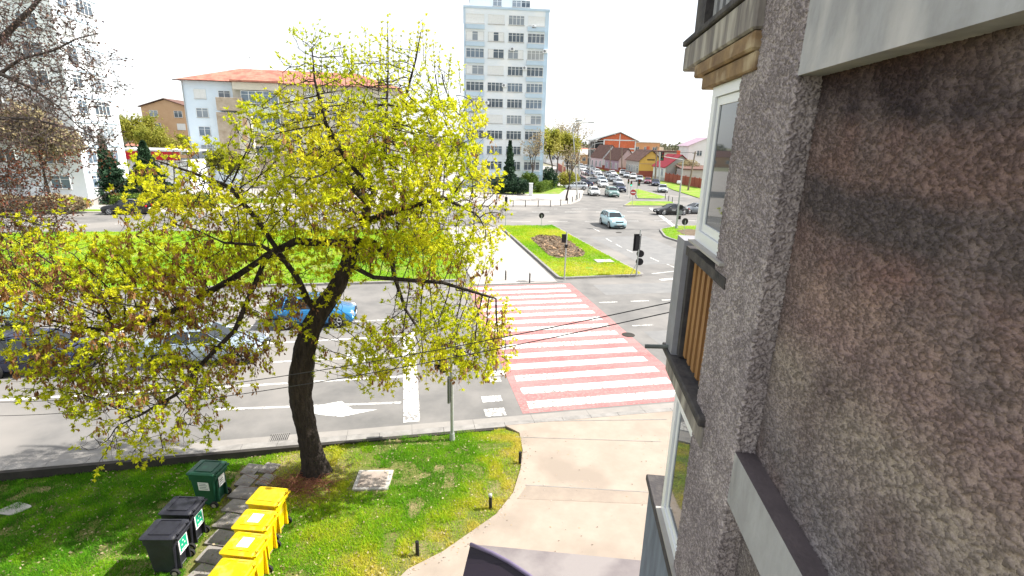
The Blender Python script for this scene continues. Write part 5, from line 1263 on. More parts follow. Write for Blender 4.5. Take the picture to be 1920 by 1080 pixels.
# illegible white script on both doors, laid as small strokes
for k, (x, z, w_, h_) in enumerate([(-.30, .70, .10, .05), (-.17, .68, .10, .08), (-.05, .70, .12, .04), (.10, .69, .09, .07), (.22, .70, .10, .04), (-.22, .60, .30, .025), (.12, .60, .16, .025)]):
    for sgn in (1, -1): b.box(x, x+w_, min(sgn*.886, sgn*.896), max(sgn*.886, sgn*.896), z, z+h_)
b.build('lettering', MT['sticker'], o)
put_car('sedan', 'grey', cbase(1303, 400), math.pi+TH, 'grey saloon right behind the black one, cut by the white window frame')
# far carriageway on the left
put_car('suv', 'black', cbase(240, 401), math.pi+TH, 'black off-roader with red tail lamps driving left on the far street')
put_car('hatch', 'blue', cbase(13, 396), math.pi+TH, 'small bright blue car at the left edge of the far street')
# queue and parked cars
q_ = 'cars queuing towards the junction'
Q = [('hatch', 'white', 1113, 366, 'white car heading the left lane of the queue beside the parking bay'), ('suv', 'teal', 1147, 368, 'green grey car heading the right lane of the queue, left of the lit signals'),
     ('suv', 'navy', 1161, 359, 'dark blue car behind the green grey lead car'), ('hatch', 'white', 1130, 351, 'white hatchback third in the middle of the queue'), ('sedan', 'silver', 1159, 347, 'large silver car behind the dark blue one'),
     ('sedan', 'paleblue', 1129, 343, 'pale blue saloon behind the white hatchback'), ('hatch', 'grey', 1147, 340, 'grey hatchback in the middle file of the queue'), ('suv', 'silver', 1124, 337, 'silver tall car, fourth in the left file'),
     ('sedan', 'white', 1120, 332, 'white saloon fifth in the left file'), ('hatch', 'silver', 1155, 338, 'silver hatchback behind the large silver car'), ('suv', 'white', 1119, 327, 'white tall car sixth in the left file'),
     ('sedan', 'navy', 1106, 330, 'dark saloon left of the single armed lamp'), ('hatch', 'white', 1097, 327, 'white hatchback farthest left in the queue'), ('sedan', 'silver', 1113, 322, 'silver saloon near the far end of the queue'), ('suv', 'grey', 1108, 319, 'grey car at the far end of the queue'),
     ('hatch', 'white', 1100, 317, 'white car last but one, where the street bends'), ('sedan', 'white', 1092, 321, 'white saloon by the brown far fence'), ('sedan', 'grey', 1140, 331, 'grey saloon before the mauve house'), ('hatch', 'silver', 1089, 314, 'silver car last of all in the distance'), ('sedan', 'white', 1148, 329, 'white saloon behind the grey one before the mauve house')]
used = []
def free(x, y, mx=2.0, my=4.9): return all(abs(x-a) > mx or abs(y-b_) > my for a, b_ in used)
for kd, pn, px, py, lb in Q:
    x, y = cbase(px, py)
    for _ in range(40):
        if free(x, y): break
        y += .5
    used.append((x, y)); put_car(kd, pn, (x, y), toward+.03 if y < 150 else toward+.12, lb, q_)
q_ = 'cars parked along the houses'
for kd, pn, px, py, lb in [('estate', 'silver', 1242, 360, 'silver estate parked apart on the right, by the thin road posts'), ('sedan', 'navy', 1229, 348, 'dark blue saloon parked behind the silver estate'), ('hatch', 'maroon', 1214, 344, 'maroon hatchback parked next to the dark blue saloon'),
     ('estate', 'silver', 1199, 340, 'silver estate parked next to the maroon hatchback'), ('hatch', 'white', 1187, 335, 'white hatchback parked before the grey fronted house'), ('sedan', 'silver', 1176, 333, 'silver saloon parked before the grey fronted house, left of the white hatchback'), ('suv', 'white', 1167, 328, 'white tall car parked farthest along the houses')]:
    x, y = cbase(px, py)
    for _ in range(40):
        if free(x, y): break
        y += .5
    used.append((x, y)); put_car(kd, pn, (x, y), toward-.22, lb, q_)
q_ = 'cars in the small parking bay'
put_car('estate', 'silver', cbase(1079, 356), math.pi+.12, 'silver estate parked sideways behind the street lamp', q_, .1)
put_car('sedan', 'navy', cbase(1091, 351), math.pi+.1, 'dark blue saloon parked just behind the silver estate', q_, .1)
put_car('suv', 'black', cbase(1080, 346), math.pi+.1, 'black off-roader parked by the hedge', q_, .1)
put_car('sedan', 'maroon', cbase(1079, 339), math.pi+.1, 'dark red car parked farthest back in the bay', q_, .1)
put_car('sedan', 'grey', cbase(1106, 345), math.pi+.2, 'grey saloon parked at the bay exit', q_, .1)

# ------------------------------------------------------------------ buildings
FRM = MT['frame_far']
_wc = {}
def window(parent, x, z, w_, h_, y=0., n=3, glassm=None, key=None, kind='glass', axis='y', frame=FRM, rz=0., closed=None):
    """window on the face y (outward -y) centred x, bottom z; child frame"""
    k = (round(w_, 2), round(h_, 2), n, kind, frame.name, tuple(closed or ()))
    if k not in _wc:
        g = MB(); g.box(-w_/2, w_/2, -.02, .03, 0, h_)
        ms = MT['glass_far'] if kind == 'glass' else MT['shutter']
        o = g.build('window', ms); f = MB(); t = .07
        f.box(-w_/2-t, w_/2+t, -.07, .02, -t, .0); f.box(-w_/2-t, w_/2+t, -.07, .02, h_, h_+t); f.box(-w_/2-t, -w_/2, -.07, .02, 0, h_); f.box(w_/2, w_/2+t, -.07, .02, 0, h_)
        for i in range(1, n): xx = -w_/2+w_*i/n; f.box(xx-.045, xx+.045, -.06, -.015, 0, h_)
        if kind == 'glass': f.box(-w_/2, w_/2, -.05, -.022, h_*.72, h_*.72+.05)
        fo = f.build('frame', frame, o)
        if closed:
            s = MB(); 
            for i in closed: s.box(-w_/2+w_*i/n+.03, -w_/2+w_*(i+1)/n-.03, -.04, -.021, 0.02, h_-.02)
            s.build('blind', MT['shutter'], o)
        m_ = MB(); m_.box(-w_/2-.12, w_/2+.12, -.14, .0, -t-.06, -t-.002); m_.build('sill', MT['concrete'], o)
        _wc[k] = o; c = o
    else: c = copy_tree(_wc[k])
    c.parent = parent; c.location = (x, y, z); c.rotation_euler = (0, 0, rz); return c
def hb(root, name, m, *boxes, bev=0.):
    b = MB()
    for q_ in boxes: b.box(*q_, bev=bev)
    return b.build(name, m, root)
# --- the tall tower
tw = empty('apartment_tower', (-9.7, 100, 0), math.radians(5.5), 'tall white and pale blue apartment tower in the middle distance, right of the maple', 'apartment block')
W_, D_, NF = 15.1, 13., 11
hb(tw, 'wall', MT['towerw'], (0, W_, 0, D_, -.3, 31.3))
hb(tw, 'roof_edge', MT['towerb'], (-.15, W_+.15, -.15, D_+.15, 31.3, 31.65))
hb(tw, 'corner_strip', MT['towerb'], (W_-.62, W_+.03, -.06, .5, -.3, 31.3), (-.03, .22, -.06, .5, -.3, 31.3))
hb(tw, 'stair_head', MT['towerw'], (1.0, 11.6, 3, 10, 31.65, 34.4)); hb(tw, 'stair_head_trim', MT['towerb'], (.9, 11.7, 2.9, 10.1, 34.4, 34.7))
hb(tw, 'lift_house', MT['towerw'], (5.2, 9.6, 4, 9, 34.7, 37.4))
for x in (6.0, 9.5, 11.2): window(tw, x, 32.5, 1.5, 1.0, 2.97, 2)
r = random.Random(21)
cols = [(1.95, 3.1), (5.7, 2.8), (9.3, 2.7), (12.9, 2.9)]
for fl in range(NF):
    z = 28.95-fl*2.8
    for ci, (x, w_) in enumerate(cols):
        t = r.random(); kd = 'glass'; cl = None
        if (ci, fl) in ((0, 0), (1, 0), (3, 0), (0, 6), (1, 3), (1, 6)): kd = 'shutter'
        elif (ci, fl) in ((0, 1), (1, 1)): cl = (0, 2)
        elif t < .3: cl = (r.randrange(3),)
        window(tw, x, z, w_, 1.42, -.0, 3 if cl else 4, kind=kd, closed=cl)
    for ci in (0, 3):
        x, w_ = cols[ci]; hb(tw, 'balcony_band', MT['towerb'], (x-w_/2-.12, x+w_/2+.12, -.42, .0, z-.98, z-.28))
        hb(tw, 'balcony_ledge', MT['towerw'], (x-w_/2-.16, x+w_/2+.16, -.46, .0, z-.275, z-.19))
for (x, fl) in ((8.7, 1.55), (14.6, 1.6), (11.0, 2.65), (7.3, 3.75), (4.2, 4.85), (12.4, .2)):
    z = 28.95-fl*2.8; b = MB(); b.box(x-.42, x+.42, -.42, -.05, z, z+.6, bev=.04); u_ = b.build('air_conditioner', MT['pvc'], tw); b = MB(); b.disc((x-.1, -.43, z+.3), (0, 1, 0), .22, .03, 16); b.build('fan', MT['ink'], u_)
hb(tw, 'entrance', MT['towerb'], (4.2, 7.6, -1.8, 0, -.3, 2.9)); hb(tw, 'entrance_glass', MT['glass_far'], (4.5, 7.3, -1.84, -1.81, .2, 2.4))
# --- long block with the red hipped roof
bx0 = Y(353, 250, 88); rb_ = empty('residential_block', (bx0.x, 88, 0), math.radians(9), 'four storey pale blue and cream block with a red hipped roof behind the maple', 'apartment block')
Lb, Db, Hb = 34., 12., 17.1
hb(rb_, 'wall', MT['paleblue'], (0, 7.6, 0, Db, -.3, Hb)); hb(rb_, 'wall', MT['cream'], (7.6, Lb, .02, Db-.02, -.3, Hb))
b = MB(); e = .8; z0, z1 = Hb, Hb+2.7; b.add([(-e, -e, z0), (Lb+e, -e, z0), (Lb+e, Db+e, z0), (-e, Db+e, z0), (7.2, Db/2, z1), (Lb-7.2, Db/2, z1)], [(0, 1, 5, 4), (1, 2, 5), (2, 3, 4, 5), (3, 0, 4), (3, 2, 1, 0)]); rf = b.build('roof', MT['roof_red'], rb_)
hb(rb_, 'gutter', MT['roof_brown'], (-e-.08, Lb+e+.08, -e-.12, -e, z0-.12, z0+.04))
b = MB(); b.tube([(.15, -.1, .2), (.15, -.1, Hb-.3), (.1, -.75, Hb-.02)], .07, 6); b.build('downpipe', MT['metal'], rb_)
rowz = [14.4, 11.5, 8.6, 5.7, 2.8]
for i, z in enumerate(rowz):
    window(rb_, 2.6, z, 1.7, 1.35, 0, 2, kind='shutter' if i == 0 else 'glass')
    if i == 0: window(rb_, 6.3, z+.15, 1.7, 1.1, 0, 2)
# concrete balcony stack, with stained panels
hb(rb_, 'balcony_stack', MT['stained'], (5.4, 9.4, -1.5, 0, 12.6, 14.6), (5.2, 8.4, -1.45, 0, 5.3, 12.3), bev=.03)
hb(rb_, 'balcony_stack', MT['cream'], (8.45, 10.6, -2.0, 0, 3.5, 12.2), bev=.05)
b = MB()
for (x, y, z, s) in ((9.6, -2.05, 11.0, .8), (9.4, -2.05, 8.8, .9), (10.1, -2.05, 9.7, .6), (9.7, -2.05, 6.9, .7)): b.prism(rounded([(x-s*.5, z-s), (x+s*.5, z-s*.8), (x+s*.35, z+s*.6), (x-s*.25, z+s)], .2, 2), y, y+.05)
b.v = [(x, z, y) for x, y, z in b.v]; b.build('flaked_plaster', MT['ochre'], rb_)
b = MB(); 
for k in range(8):
    a0, a1 = math.pi*.5*k/8, math.pi*.5*(k+1)/8
    b.add([(8.6, -.1, 12.3+2.0), (8.6+2.6*math.sin(a0), -2.2*math.sin(a0)-.1, 12.3+2.0*math.cos(a0)), (8.6+2.6*math.sin(a1), -2.2*math.sin(a1)-.1, 12.3+2.0*math.cos(a1)), (10.9, -.1, 12.4)], [(0, 1, 2, 3)])
b.build('awning', MT['white'], rb_)
hb(rb_, 'bay', MT['cream'], (8.0, 15.0, -1.0, 0, 15.9, 17.05)); hb(rb_, 'bay_roof', MT['roof_red'], (7.8, 15.2, -1.5, -.6, 17.1, 17.35))
for z in (13.7, 10.6): 
    hb(rb_, 'bay', MT['palegreen'], (8.3, 15.0, -1.0, 0, z-1.3, z)); window(rb_, 12.0, z+.15, 5.6, 1.85, -.92, 5)
hb(rb_, 'bay', MT['stained'], (9.8, 15.0, -1.0, 0, 4.2, 7.6)); window(rb_, 12.2, 5.6, 4.2, 1.5, -1.02, 4)
for i, z in enumerate(rowz):
    for x in (16.6, 20.2, 24.2, 28.4, 32): window(rb_, x, z, 1.9, 1.4, .0, 2, kind='shutter' if (int(x)+i) % 4 == 0 else 'glass')
b = MB(); b.box(15.2, 15.9, -.45, -.06, 13.0, 13.6, bev=.04); b.build('air_conditioner', MT['pvc'], rb_)
for x in (9, 20, 26): b = MB(); b.tube([(x, 6, z1-.2), (x, 6, z1+2.2)], .04, 5); b.tube([(x-.6, 6, z1+1.9), (x+.6, 6, z1+1.9)], .03, 5); b.build('antenna', MT['metal'], rf)
# --- ochre block with the low gable
p = Y(272, 250, 125); oc = empty('residential_block', (p.x, 125, 0), math.radians(6), 'brown ochre block with a low gable between the left tower and the red roofed block', 'apartment block')
Wd = 10.8; b = MB(); b.box(0, Wd, 0, 14, -.3, 14.5); b.add([(0, 0, 14.5), (Wd, 0, 14.5), (Wd/2, 0, 16.2), (0, 14, 14.5), (Wd, 14, 14.5), (Wd/2, 14, 16.2)], [(0, 1, 2), (4, 3, 5)]); b.build('wall', MT['ochre'], oc)
b = MB(); b.add([(-.4, -.5, 14.4), (Wd/2, -.5, 16.3), (Wd/2, 14.5, 16.3), (-.4, 14.5, 14.4), (-.4, -.5, 14.6), (Wd/2, -.5, 16.5), (Wd/2, 14.5, 16.5), (-.4, 14.5, 14.6)], [(0, 1, 5, 4), (4, 5, 6, 7), (3, 0, 4, 7), (2, 3, 7, 6)])
b.add([(Wd+.4, -.5, 14.4), (Wd/2, -.5, 16.3), (Wd/2, 14.5, 16.3), (Wd+.4, 14.5, 14.4), (Wd+.4, -.5, 14.6), (Wd/2, -.5, 16.5), (Wd/2, 14.5, 16.5), (Wd+.4, 14.5, 14.6)], [(1, 0, 4, 5), (5, 4, 7, 6), (0, 3, 7, 4), (3, 2, 6, 7)]); b.build('roof', MT['roof_brown'], oc)
for i, z in enumerate((12.4, 9.6, 6.8, 4.0, 1.2)):
    for x in (2.6, 8.0): window(oc, x+(.3 if i else 0), z, 1.7, 1.3, 0, 2, kind='shutter' if (i == 1 and x > 5) else 'glass')
# --- tower at the left edge
lt = empty('apartment_tower', (-51.5, 62.3, 0), math.radians(12), 'tall white tower at the left edge seen through bare twigs', 'apartment block')
hb(lt, 'wall', MT['towerw'], (-16, 0, 0, 10.4, -.3, 34)); hb(lt, 'wall_band', MT['towerb'], *[(.0, .12, .8, 9.6, 30.1-k*2.9, 30.35-k*2.9) for k in range(10)])
for k in range(11):
    z = 31.2-k*2.9
    if z < .5: continue
    for x in (-2.6, -7.6, -12.6): window(lt, x, z, 1.9, 1.45, 0, 2)
    window(lt, .0, z, 3.4, 1.5, 6.6, 4, rz=math.pi/2); window(lt, .0, z, 1.8, 1.4, 2.3, 2, rz=math.pi/2)
hb(lt, 'plinth', MT['concrete'], (-16.2, .25, -.25, 10.6, -.3, 1.0))
# --- low shop with the red fascia
p = Y(219, 330, 78); sh = empty('shop', (p.x, 78, 0), math.radians(10), 'low white shop with a long red fascia board behind the conifers', 'shop')
hb(sh, 'wall', MT['white'], (0, 10, 0, 8, -.3, 4.9)); hb(sh, 'roof', MT['white'], (-.4, 10.4, -.6, 8.3, 6.2, 6.45)); hb(sh, 'fascia', MT['redsign'], (-.3, 9.2, -.55, -.3, 4.95, 6.15)); hb(sh, 'shop_front', MT['glass_far'], (1, 6, -.05, .02, .8, 3.2))
[hb(sh, 'mullion', FRM, (1+k*2.1, 1.12+k*2.1, -.1, -.055, .5, 3.8)) for k in range(3)]
# --- houses along the far street
def house(name, x, y0, y1, depth, ez, rz_, wall_s, wall_g, roofm, label, wins=3, plinth=None, side=1, gablewin=False, doors=True, yaw=.2):
    """street front on the west side (x), gable ends north and south, ridge along y"""
    root = empty(name, (x, y0, 0), yaw, label, 'house'); L_ = y1-y0
    b = MB(); b.box(0, depth, 0, L_, -.3, ez); b.add([(0, 0, ez), (depth, 0, ez), (depth/2, 0, rz_), (0, L_, ez), (depth, L_, ez), (depth/2, L_, rz_)], [(0, 1, 2), (4, 3, 5)]); b.build('wall', wall_g, root)
    b = MB(); b.box(-.03, -.003, .05, L_-.05, 0, ez-.06); b.build('street_front', wall_s, root)
    if plinth: hb(root, 'plinth', plinth, (-.08, -.031, 0, L_, 0, .9), (0, depth, -.08, -.003, 0, .9 if plinth is not MT['fence_red'] else 1.7))
    b = MB(); o_ = .45; t = .18; sl_ = (rz_-ez)/(depth/2)
    for sg, xa in ((1, -o_), (-1, depth+o_)):
        za = ez-o_*sl_; b.add([(xa, -o_, za), (depth/2, -o_, rz_), (depth/2, L_+o_, rz_), (xa, L_+o_, za), (xa, -o_, za+t), (depth/2, -o_, rz_+t), (depth/2, L_+o_, rz_+t), (xa, L_+o_, za+t)], [(0, 1, 5, 4), (4, 5, 6, 7), (3, 0, 4, 7), (2, 3, 7, 6)] if sg > 0 else [(1, 0, 4, 5), (5, 4, 7, 6), (0, 3, 7, 4), (3, 2, 6, 7)])
    rf = b.build('roof', roofm, root); hb(rf, 'chimney', MT['brick'], (depth*.55, depth*.55+.7, L_*.4, L_*.4+.7, rz_-.6, rz_+1.1))
    for k in range(wins): window(root, -.03, 1.3, 1.3, 1.7, L_*(k+.5)/wins, 2, rz=-math.pi/2)
    if gablewin: window(root, depth*.35, 1.3, 1.2, 1.5, -.0, 2)
    return root
hx = lambda px, yy: Y(px, 300, yy).x
house('house', 38.4, 134.2, 143, 7.5, 3.7, 6.6, MT['white'], MT['greywall'], MT['roof_mag'], 'white fronted house with a crimson roof beside the red brown fence', 2, MT['greywall'], yaw=.1)
yh = house('house', 35.6, 151.5, 164.5, 6.6, 4.6, 7.4, MT['greywall'], MT['yellow'], MT['roof_brown'], 'house with grey street front, yellow gable end and dark brown roof', 5, MT['fence_red'], yaw=.08)
b = MB(); b.box(2.2, 4.4, -.05, -.005, 4.65, 4.95); b.build('gable_sign', MT['dark'], yh); hb(yh, 'gable_trim', MT['ochre'], (0, 6.6, -.06, -.003, 3.6, 3.75))
house('house', 32.9, 168, 180, 5.6, 4.3, 7.6, MT['mauve'], MT['pinkwall'], MT['roof_brown'], 'mauve house with a steep dark roof left of the yellow gable', 3, MT['fence_red'])
house('house', 30.2, 183, 195, 6.4, 4.5, 8.4, MT['pinkwall'], MT['white'], MT['roof_brown'], 'pale pink house with a steep dark roof before the brick building', 3, MT['fence_red'])
house('house', 36.8, 183, 188, 4.5, 3.2, 4.6, MT['greywall'], MT['greywall'], MT['roof_brown'], 'small grey outbuilding behind the mauve house', 1)
# unfinished three storey brick building
bk = empty('brick_building', (33.4, 203, 0), 0, 'unfinished three storey orange brick building with white beams and a low gable', 'building')
b = MB(); b.box(0, 12.2, 0, 16, -.3, 10.4); b.add([(-1.6, 0, 10.4), (12.2, 0, 10.4), (6, 0, 13.0), (0, 16, 10.4), (12.2, 16, 10.4), (6, 16, 13)], [(0, 1, 2), (4, 3, 5)]); b.build('wall', MT['brick'], bk)
hb(bk, 'ring_beams', MT['white'], (-.1, 12.3, -.12, 0, 7.1, 7.5), (-.1, 12.3, -.12, 0, 10.1, 10.5), (-.1, .4, -.14, 0, 0, 10.1), (5.9, 6.2, -.14, 0, 0, 12.6), (11.9, 12.3, -.14, 0, 0, 10.1), (3.8, 12.2, -.10, -.005, 3.2, 6.3))
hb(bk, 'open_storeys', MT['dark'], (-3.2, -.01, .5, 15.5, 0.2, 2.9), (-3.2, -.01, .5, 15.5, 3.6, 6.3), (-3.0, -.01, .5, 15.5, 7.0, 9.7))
hb(bk, 'floor_slabs', MT['concrete'], (-3.5, 0, 0, 16, 3.0, 3.3), (-3.5, 0, 0, 16, 6.4, 6.7), (-3.5, 0, 0, 16, 9.9, 10.2)); hb(bk, 'columns', MT['concrete'], *[(-3.5, -3.2, y, y+.3, 0, 9.9) for y in (.0, 5.2, 10.4, 15.6)])
b = MB(); b.add([(-4.4, -.8, 9.9), (6, -.8, 13.1), (6, 17, 13.1), (-4.4, 17, 9.9), (-4.4, -.8, 10.15), (6, -.8, 13.35), (6, 17, 13.35), (-4.4, 17, 10.15)], [(0, 1, 5, 4), (4, 5, 6, 7), (3, 0, 4, 7)]); b.add([(13.4, -.8, 9.9), (6, -.8, 13.1), (6, 17, 13.1), (13.4, 17, 9.9), (13.4, -.8, 10.15), (6, -.8, 13.35), (6, 17, 13.35), (13.4, 17, 10.15)], [(1, 0, 4, 5), (5, 4, 7, 6), (0, 3, 7, 4)]); b.build('roof', MT['metal'], bk)
ob = empty('industrial_building', (51, 232, 0), -.05, 'flat roofed orange building behind the brick one', 'building'); hb(ob, 'wall', mat('apricot wall', (.58, .30, .15), .85, (.62, .36, .2), .5, 1), (0, 11.5, 0, 12, -.3, 9.6)); hb(ob, 'roof_edge', MT['stained'], (-.2, 11.7, -.2, 12.2, 9.6, 9.95)); hb(ob, 'annex', MT['cream'], (11.5, 13.8, 2, 9, -.3, 8.0))
for x in (2, 5.7, 9.4): window(ob, x, 6.5, 1.5, 1.4, 0, 2)
gh = empty('house', (47.5, 146, 0), 0, 'pale grey house high up at the far right beside the window frame', 'house'); b = MB(); b.box(0, 9, 0, 9, -.3, 9.0); b.add([(0, 0, 9), (9, 0, 9), (5, 0, 11.2), (0, 9, 9), (9, 9, 9), (5, 9, 11.2)], [(0, 1, 2), (4, 3, 5)]); b.build('wall', MT['white'], gh); b = MB(); b.add([(-.5, -.5, 8.9), (5, -.5, 11.3), (5, 9.5, 11.3), (-.5, 9.5, 8.9)], [(0, 1, 2, 3)]); b.add([(9.5, -.5, 8.9), (5, -.5, 11.3), (5, 9.5, 11.3), (9.5, 9.5, 8.9)], [(1, 0, 3, 2)]); b.build('roof', MT['mauve'], gh); window(gh, 3, 6.4, 1.3, 1.3, 0, 2)
wh_ = empty('shed', (40.8, 128, 0), 0, 'long low brown roofed shed behind the red brown fence', 'shed'); hb(wh_, 'wall', MT['greywall'], (0, 9, 0, 5, -.3, 3.4)); b = MB(); b.prism([(-.4, -.4), (9.4, -.4), (9.4, 5.4), (-.4, 5.4)], lambda x, y: 3.4+.12*y, lambda x, y: 3.65+.12*y); b.build('roof', MT['roof_brown'], wh_)
ww = empty('house', (42, 158, 0), 0, 'wide pale building with a flat brown roof rim behind the crimson roof', 'house'); hb(ww, 'wall', MT['cream'], (0, 11, 0, 8, -.3, 7.0)); hb(ww, 'roof', MT['roof_brown'], (-.4, 11.4, -.4, 8.4, 7.0, 7.35)); window(ww, 3, 4.6, 1.3, 1.2, 0, 2)
# fence
fa, fb = Vector((41.1, 113.5, 0)), Vector((38.4, 133.9, 0)); fr_ = empty('garden_fence', fa, 0, 'red brown fence of solid panels along the right verge', 'fence'); d = fb-fa; n = 9; b = MB()
for k in range(n):
    A = d*(k/n)+d.normalized()*.12; B = d*((k+1)/n)-d.normalized()*.12; nn = Vector((-d.y, d.x, 0)).normalized()*.04
    b = MB(); b.hexa([A-nn, B-nn, B+nn, A+nn], [q_+Vector((0, 0, 2.1)) for q_ in (A-nn, B-nn, B+nn, A+nn)]); b.build('panel', MT['fence_red'], fr_)
for k in range(n+1): A = d*(k/n); b = MB(); b.box(A.x-.12, A.x+.12, A.y-.12, A.y+.12, 0, 2.3); b.build('post', MT['brick'] if k in (0, n) else MT['fence_red'], fr_)
bf = empty('garden_fence', (14.2, 150, 0), 0, 'brown fence left of the car queue under the far trees', 'fence'); hb(bf, 'panel', MT['fence_red'], (0, .2, 0, 30, 0, 2.2)); hb(bf, 'gate', MT['ochre'], (-.02, -.001, 4, 9, 0, 3.4))
# church tower
p = Y(1059, 260, 330); ct = empty('church_tower', (p.x, 330, 0), .2, 'small distant church tower with a dark onion dome left of the street lamp', 'church'); hb(ct, 'wall', MT['white'], (-2.2, 2.2, -2.2, 2.2, 0, 12.6)); hb(ct, 'belfry_opening', MT['dark'], (-.9, .9, -2.25, -2.2, 8.6, 11.4))
b = MB(); b.tube([(0, 0, 12.6), (0, 0, 13.2), (0, 0, 14.6), (0, 0, 15.8), (0, 0, 16.4), (0, 0, 17.8)], [2.5, 3.0, 2.6, 1.2, .4, .1], 14); b.build('dome', MT['ink'], ct, True)
hb(ct, 'nave', MT['cream'], (2.2, 12, -2, 8, 0, 7)); hb(ct, 'nave_roof', MT['roof_brown'], (2.0, 12.3, -2.3, 8.3, 7, 7.5))
# gate post and boundary by the hedge
b = MB(); b.box(-.3, .3, -.3, .3, 0, 2.0, bev=.04); b.box(-.36, .36, -.36, .36, 2.0, 2.12); o = b.build('gate_pillar', MT['white']); p = G(995, 367, .1); o.location = p; tag(o, 'white gate pillar between the dark shrubs and the light hedge', 'pillar')

# ------------------------------------------------------------------ far vegetation
tb = far_tree('tree', 11, 7, LEAF_YG, 2600, .5, label='wide yellow green tree right of the white tower', seed=31, tints=(.2, 1.)); place(tb, (7.8, 107, .1))
b2_ = copy_tree(tb); place(b2_, (11.8, 118, .1), 2., 'yellow green tree behind the street lamp', scale=.95)
bt1 = far_tree('bare_tree', 10.5, 6, LEAF_TAN, 300, .35, bark=MT['greybark'], label='bare forked tree before the foot of the white tower', seed=34, tints=(.1, .5)); place(bt1, (3.2, 98, .1))
bt2 = far_tree('bare_tree', 14.5, 6.5, LEAF_TAN, 500, .35, bark=MT['greybark'], label='tall bare tree right of the street lamp', seed=36, tints=(.1, .6)); place(bt2, (14.0, 128, .1))
bt3 = copy_tree(bt2); place(bt3, (10.5, 133, .1), 2.2, 'tall bare tree just behind the street lamp', scale=.9)
st_ = far_tree('street_tree', 8.5, 3.2, LEAF_TAN, 260, .25, bark=MT['bark'], label='thin dark young tree standing at the far pavement corner', seed=38, trunk_h=.42, tints=(.1, .5)); p = G(1062, 376, .1); place(st_, p)
# evergreens at the tower foot
sy = shrub('conifer', 3.2, 3.2, 8.8, LEAF_DARK, 2600, .42, 'tall dark conifer at the foot of the white tower', 'tree', seed=41, cone=True); place(sy, (-1.0, 95, .1))
for k, (x, y, s, h_, lb) in enumerate([(-2.2, 91, 4.2, 2.6, 'dark bush at the left before the white tower'), (.6, 90.5, 4.4, 2.8, 'dark bush left of the gate pillar'), (2.6, 96.5, 3.6, 3.4, 'tall dark shrub behind the gate pillar'), (6.6, 103, 4, 4.2, 'dark shrub under the yellow green tree')]):
    sx = shrub('shrub', s, s*.8, h_, LEAF_DARK if k != 2 else LEAF_MID, 1500, .35, lb, seed=50+k); place(sx, (x, y, .1))
hd = shrub('hedge', 13.5, 1.3, 1.7, LEAF_MID, 3800, .28, 'light green clipped hedge right of the gate pillar', 'hedge', seed=60, boxy=True); p = G(1000, 364, .1); q_ = G(1045, 349, .1); place(hd, ((p.x+q_.x)/2+.2, (p.y+q_.y)/2, .1), math.atan2(q_.y-p.y, q_.x-p.x))
lh = shrub('shrub', 5, 4, 3.2, LEAF_YG, 1500, .35, 'bright lime shrub behind the parked cars', seed=62); place(lh, (11.0, 108, .1))
# left background
s1_ = shrub('conifer', 6.5, 6.5, 8.2, LEAF_DARK, 4200, .5, 'large bluish spruce before the shop, left one', 'tree', seed=70, cone=True); place(s1_, (-52.5, 66.8, .1)); s2_ = copy_tree(s1_); place(s2_, (-46.5, 66.0, .1), 1.9, 'large dark spruce before the shop, right one', scale=.92)
gs = shrub('hedge', 11, 2, 1.5, LEAF_MID, 3000, .3, 'bright low hedge along the far street behind the black off-roader', 'hedge', seed=72, boxy=True); place(gs, (-43.0, 63.2, .1), TH)
yt = far_tree('tree', 12, 8, LEAF_YG, 3000, .5, label='yellow green tree left of the ochre block', seed=73, tints=(.1, .7)); place(yt, (-84, 118, 0))
for k, (x, y, s, lb) in enumerate([(-76, 112, .8, 'yellow green tree before the ochre block'), (-71, 116, .7, 'smaller tree before the right edge of the ochre block'), (-30, 84.5, .62, 'tree before the cream part of the red roofed block')]): o = copy_tree(yt); place(o, (x, y, 0), k*1.7+.6, lb, scale=s)
tt = far_tree('tree', 13, 8, LEAF_TAN, 3600, .5, label='tan leafed tree before the left tower, nearest the left edge', seed=75, tints=(.1, .9)); place(tt, (-59, 57.0, .1))
for k, (x, y, s, lb) in enumerate([(-53.5, 59.5, .82, 'tan leafed tree before the corner of the left tower'), (-66, 64, 1.1, 'tan leafed tree behind the first at the left edge')]): o = copy_tree(tt); place(o, (x, y, .1), k*2.1+.8, lb, scale=s)
rs_ = shrub('shrub', 7, 2.4, 2.0, LEAF_TAN, 2000, .3, 'brownish bushes along the far street at the left edge', seed=77); place(rs_, (-50.5, 52.8+4, .1), TH); rs2 = copy_tree(rs_); place(rs2, (-57, 56, .1), TH+.1, 'second clump of brownish bushes at the very left edge')
# greenery between the far houses
for k, (x, y, s, lm, lb) in enumerate([(44.5, 190, 6, LEAF_YG, 'yellow bushes beside the brick building'), (50, 200, 6.5, LEAF_YG, 'yellow green bushes before the orange building'), (43.5, 133, 6, LEAF_TAN, 'bare brownish bush behind the red brown fence')]):
    sx = shrub('shrub', s, s*.7, s*.75, lm, 1500, .4, lb, seed=80+k); place(sx, (x, y, 0 if k < 2 else 1.2))
ft = far_tree('far_trees', 9, 10, LEAF_TAN, 900, .8, seed=90)
for ch_ in list(ft.children): bpy.data.objects.remove(ch_)
bpy.data.objects.remove(ft)
for k, (x, y, sc_, rz, lb) in enumerate([(-41, 74, .55, 1.1, 'yellow green tree right of the shop'), (-24, 80, .6, 2.9, 'yellow green tree behind the middle of the maple crown')]):
    o = copy_tree(yt); place(o, (x, y, .1), rz, lb, scale=sc_)
